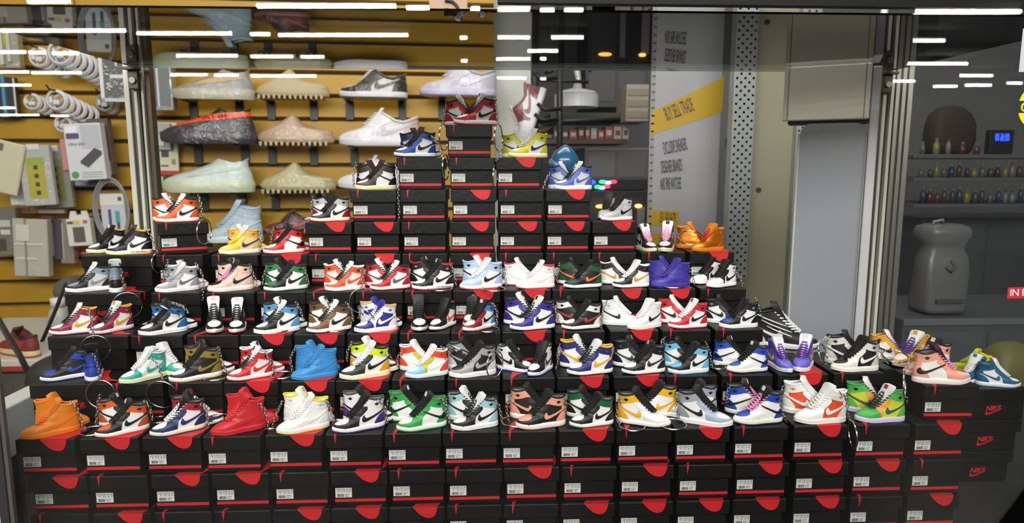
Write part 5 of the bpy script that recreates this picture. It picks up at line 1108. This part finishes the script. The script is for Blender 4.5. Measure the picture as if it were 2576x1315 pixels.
plainbox('dim_cupboard', 'dim grey cupboard behind the right counter', 'cupboard', 2300, 545, 2800, 800, 2.9, .3, '#4a4d50', [('door_panel',.02,.05,.33,.95,'#505356'), ('door_panel',.35,.05,.66,.95,'#4d5053')])
t, w, h = lump('plastic_bag', 'grey translucent carrier bag in place of a reflection, dark print at right', 'bag', 2326, 566, 2462, 790, 1.58, .08, '#5e6061', .35, .30, False, [(0,.92),(.05,.97),(.45,.94),(.62,.88),(.72,.74),(.78,.78),(.90,1.0),(.97,.9),(1,.6)])
link('print', MB().box(-.30*w, .30*w, -.047, -.043, .13*h, .17*h).mesh('print'), mat('#3f4144', .6), t)
link('emblem', MB().tube([(.0, -.036, .60*h), (.012, -.038, .54*h), (.0, -.039, .48*h), (-.010, -.038, .53*h)], .004, 7).mesh('emblem', True), mat('#4a4c4e', .6), t)
link('handle', MB().tube([(-.25*w, 0, .97*h), (-.30*w, -.01, 1.03*h), (-.1*w, -.01, 1.05*h), (-.02*w, 0, .98*h)], .003, 7).mesh('handle', True), mat('#85878a', .4), t)
lump('olive_bag', 'olive green bag behind the right hand stack', 'bag', 2506, 872, 2660, 1040, 1.15, .08, '#5c5a30', .6)
lump('fur_bundle', 'dark brown fur bundle on the upper right shelf', 'bundle', 2352, 262, 2474, 388, Yg+.13, .12, '#33281f', .8)
# wall picture, paper notice, stickers on the front glass
def sticker(u, v, Y, name, label, cat, rz=0.0):
    t = thing(name, label, cat, at(u, v, Y)); t.rotation_euler = (0, rz, 0); return t
k = F/.627
t = sticker(2610, 128, .6275, 'paper_notice', 'pale paper notice at the upper right edge of the glass', 'paper'); link('sheet', MB().box(-44/k, 50/k, -.0004, 0, -52/k, 54/k).mesh('sheet'), mat('#aeb6bb', .6), t)
t = sticker(2618, 268, .6275, 'round_sticker', 'yellow round sticker cut off by the right edge', 'sticker')
link('disc', MB().disc((0, 0), 60/k, -.0004, 0, 40).mesh('disc'), mat('#cfc81e', .5), t); link('black_band', MB().box(-62/k, 62/k, -.0007, -.0004, -16/k, 14/k).mesh('black_band'), mat('#22231f', .5), t)
link('letter_ring', MB().tube([(-44/k+8/k*math.cos(2*PI*j/16), -.0008, -2/k+10/k*math.sin(2*PI*j/16)) for j in range(16)], 2.4/k, 6, closed=True).mesh('letter_ring'), mat('#cfc81e', .5), t)
link('letter', text_mesh('A', .013, .0002), mat('#22231f', .5), t, (-36/k, -.0006, 34/k))
t = sticker(2600, 735, .6275, 'red_sticker', 'red sticker with white capital letters at the right edge', 'sticker', -.02)
link('strip', MB().box(-72/k, 120/k, -.0004, 0, -15/k, 15/k).mesh('strip'), mat('#b02430', .5), t); link('lettering', text_mesh('IN EMERGENCY', .0098, .0002, 0, .95, False, 'LEFT'), mat('#d9d4d2', .5), t, (-67/k, -.0006, 0))
# blue clock display and tiny glowing bodies, all standing in for reflections
t = sticker(2522, 346, 2.6, 'led_clock', 'blue glowing clock digits in place of a reflection at right', 'clock'); link('housing', MB().box(-.048, .048, .002, .03, -.063, .030).mesh('housing', bevel=.002), mat('#141518', .5), t)
link('digits', text_mesh('01:16 10', .041, .0008, .12, .8, True), mat('#2a4cff', emit=3.0), t).scale = (.5, 1, 1)
for i, (u, v, c, nm) in enumerate(((1486,458,'#2a44ff','blue'),(1516,457,'#22d070','green'),(1530,459,'#8a9cff','pale blue'),(1543,457,'#ff3040','red'),(1504,470,'#22d070','small green'),(1514,472,'#8a9cff','small pale blue'),(1526,469,'#ff3040','small red'),(1515,519,'#ffb050','long orange'),(1606,518,'#ffc060','bright amber'))):
    p = at(u, v, 2.79 if i < 7 else 2.74); t = thing('lamp_reflection', 'tiny %s lamp reflection glowing beside the soft blue pair' % nm if i < 7 else '%s lamp reflection glowing near the grey tower pair' % nm, 'lamp', p, 0, 'tiny coloured lamp reflections')
    r = .012 if i == 0 else .0085; sx = 3.0 if i == 7 else 1.6
    link('bulb', MB().tube([(-r*sx, 0, 0), (-r*sx*.5, 0, 0), (r*sx*.5, 0, 0), (r*sx, 0, 0)], [r*.4, r*.85, r*.85, r*.4], 10).mesh('bulb', True), mat(c, emit=4.0), t); link('socket', MB().box(-r*.5, r*.5, r*.6, r*1.6, -r*.5, r*.5).mesh('socket'), mat('#202020', .5), t)
# black real sneaker with white straps behind the second row
a = at(1905, 890, .86); b = at(2075, 890, .86)
t = thing('black_sneaker', 'large black sneaker with white straps behind the lavender pair', 'shoe', ((a.x+b.x)/2, .885, 2*H-.012), -.35+PI, None, .088)
for n, c in (('midsole','#e4e4e4'),('outsole','#1a1a1a'),('upper','#151515'),('toe_cap','#1c1c1c'),('eyestay','#121212'),('heel_counter','#e6e6e6'),('ankle_panel','#181818'),('collar','#121212'),('tongue','#161616'),('laces','#ececec'),('swoosh','#e8e8e8')): link(n, SM[n], mat(c, .55), t)
for j, (x, z) in enumerate(((.60,.33),(.68,.42),(.52,.24))):
    link('strap', MB().tube([(x-.5-.20, -.10, z-.06), (x-.5-.05, -.165, z), (x-.5+.12, -.165, z+.06), (x-.5+.24, -.13, z+.11)], .022, 7, flat=.5).mesh('strap', True), mat('#e6e6e6', .6), t); link('strap', MB().tube([(x-.5-.20, .10, z-.06), (x-.5-.05, .165, z), (x-.5+.12, .165, z+.06), (x-.5+.24, .13, z+.11)], .022, 7, flat=.5).mesh('strap', True), mat('#e6e6e6', .6), t)

# ================================================================== fluorescent tubes of the arcade ceiling behind the camera, seen in the front glass
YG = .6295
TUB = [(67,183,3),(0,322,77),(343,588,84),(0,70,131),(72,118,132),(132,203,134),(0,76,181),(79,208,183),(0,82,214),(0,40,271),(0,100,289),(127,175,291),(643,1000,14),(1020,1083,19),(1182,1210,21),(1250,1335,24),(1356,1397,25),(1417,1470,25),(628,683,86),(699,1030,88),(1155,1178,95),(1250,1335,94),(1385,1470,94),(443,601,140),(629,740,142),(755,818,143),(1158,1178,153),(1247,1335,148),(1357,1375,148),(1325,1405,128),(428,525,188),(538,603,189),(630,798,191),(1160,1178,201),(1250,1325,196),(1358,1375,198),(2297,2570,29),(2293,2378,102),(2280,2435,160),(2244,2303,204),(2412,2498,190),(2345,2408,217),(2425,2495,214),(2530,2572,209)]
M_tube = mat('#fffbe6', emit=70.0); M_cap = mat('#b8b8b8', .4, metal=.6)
rows_ = {}
for q in TUB:
    pn = 'left' if q[1] < 330 else 'middle' if q[1] < 1600 else 'right'; L_ = rows_.setdefault(pn, [])
    for g in L_:
        if abs(g[0][2]-q[2]) < 9: g.append(q); break
    else: L_.append([q])
tname = {}
for pn, L_ in rows_.items():
    for i, g in enumerate(sorted(L_, key=lambda g: g[0][2])):
        for k, q in enumerate(sorted(g)): tname[q] = 'lit fluorescent tube mirrored in %s glass, %s row down, %s from left' % (pn, ORD[i], ORD[k])
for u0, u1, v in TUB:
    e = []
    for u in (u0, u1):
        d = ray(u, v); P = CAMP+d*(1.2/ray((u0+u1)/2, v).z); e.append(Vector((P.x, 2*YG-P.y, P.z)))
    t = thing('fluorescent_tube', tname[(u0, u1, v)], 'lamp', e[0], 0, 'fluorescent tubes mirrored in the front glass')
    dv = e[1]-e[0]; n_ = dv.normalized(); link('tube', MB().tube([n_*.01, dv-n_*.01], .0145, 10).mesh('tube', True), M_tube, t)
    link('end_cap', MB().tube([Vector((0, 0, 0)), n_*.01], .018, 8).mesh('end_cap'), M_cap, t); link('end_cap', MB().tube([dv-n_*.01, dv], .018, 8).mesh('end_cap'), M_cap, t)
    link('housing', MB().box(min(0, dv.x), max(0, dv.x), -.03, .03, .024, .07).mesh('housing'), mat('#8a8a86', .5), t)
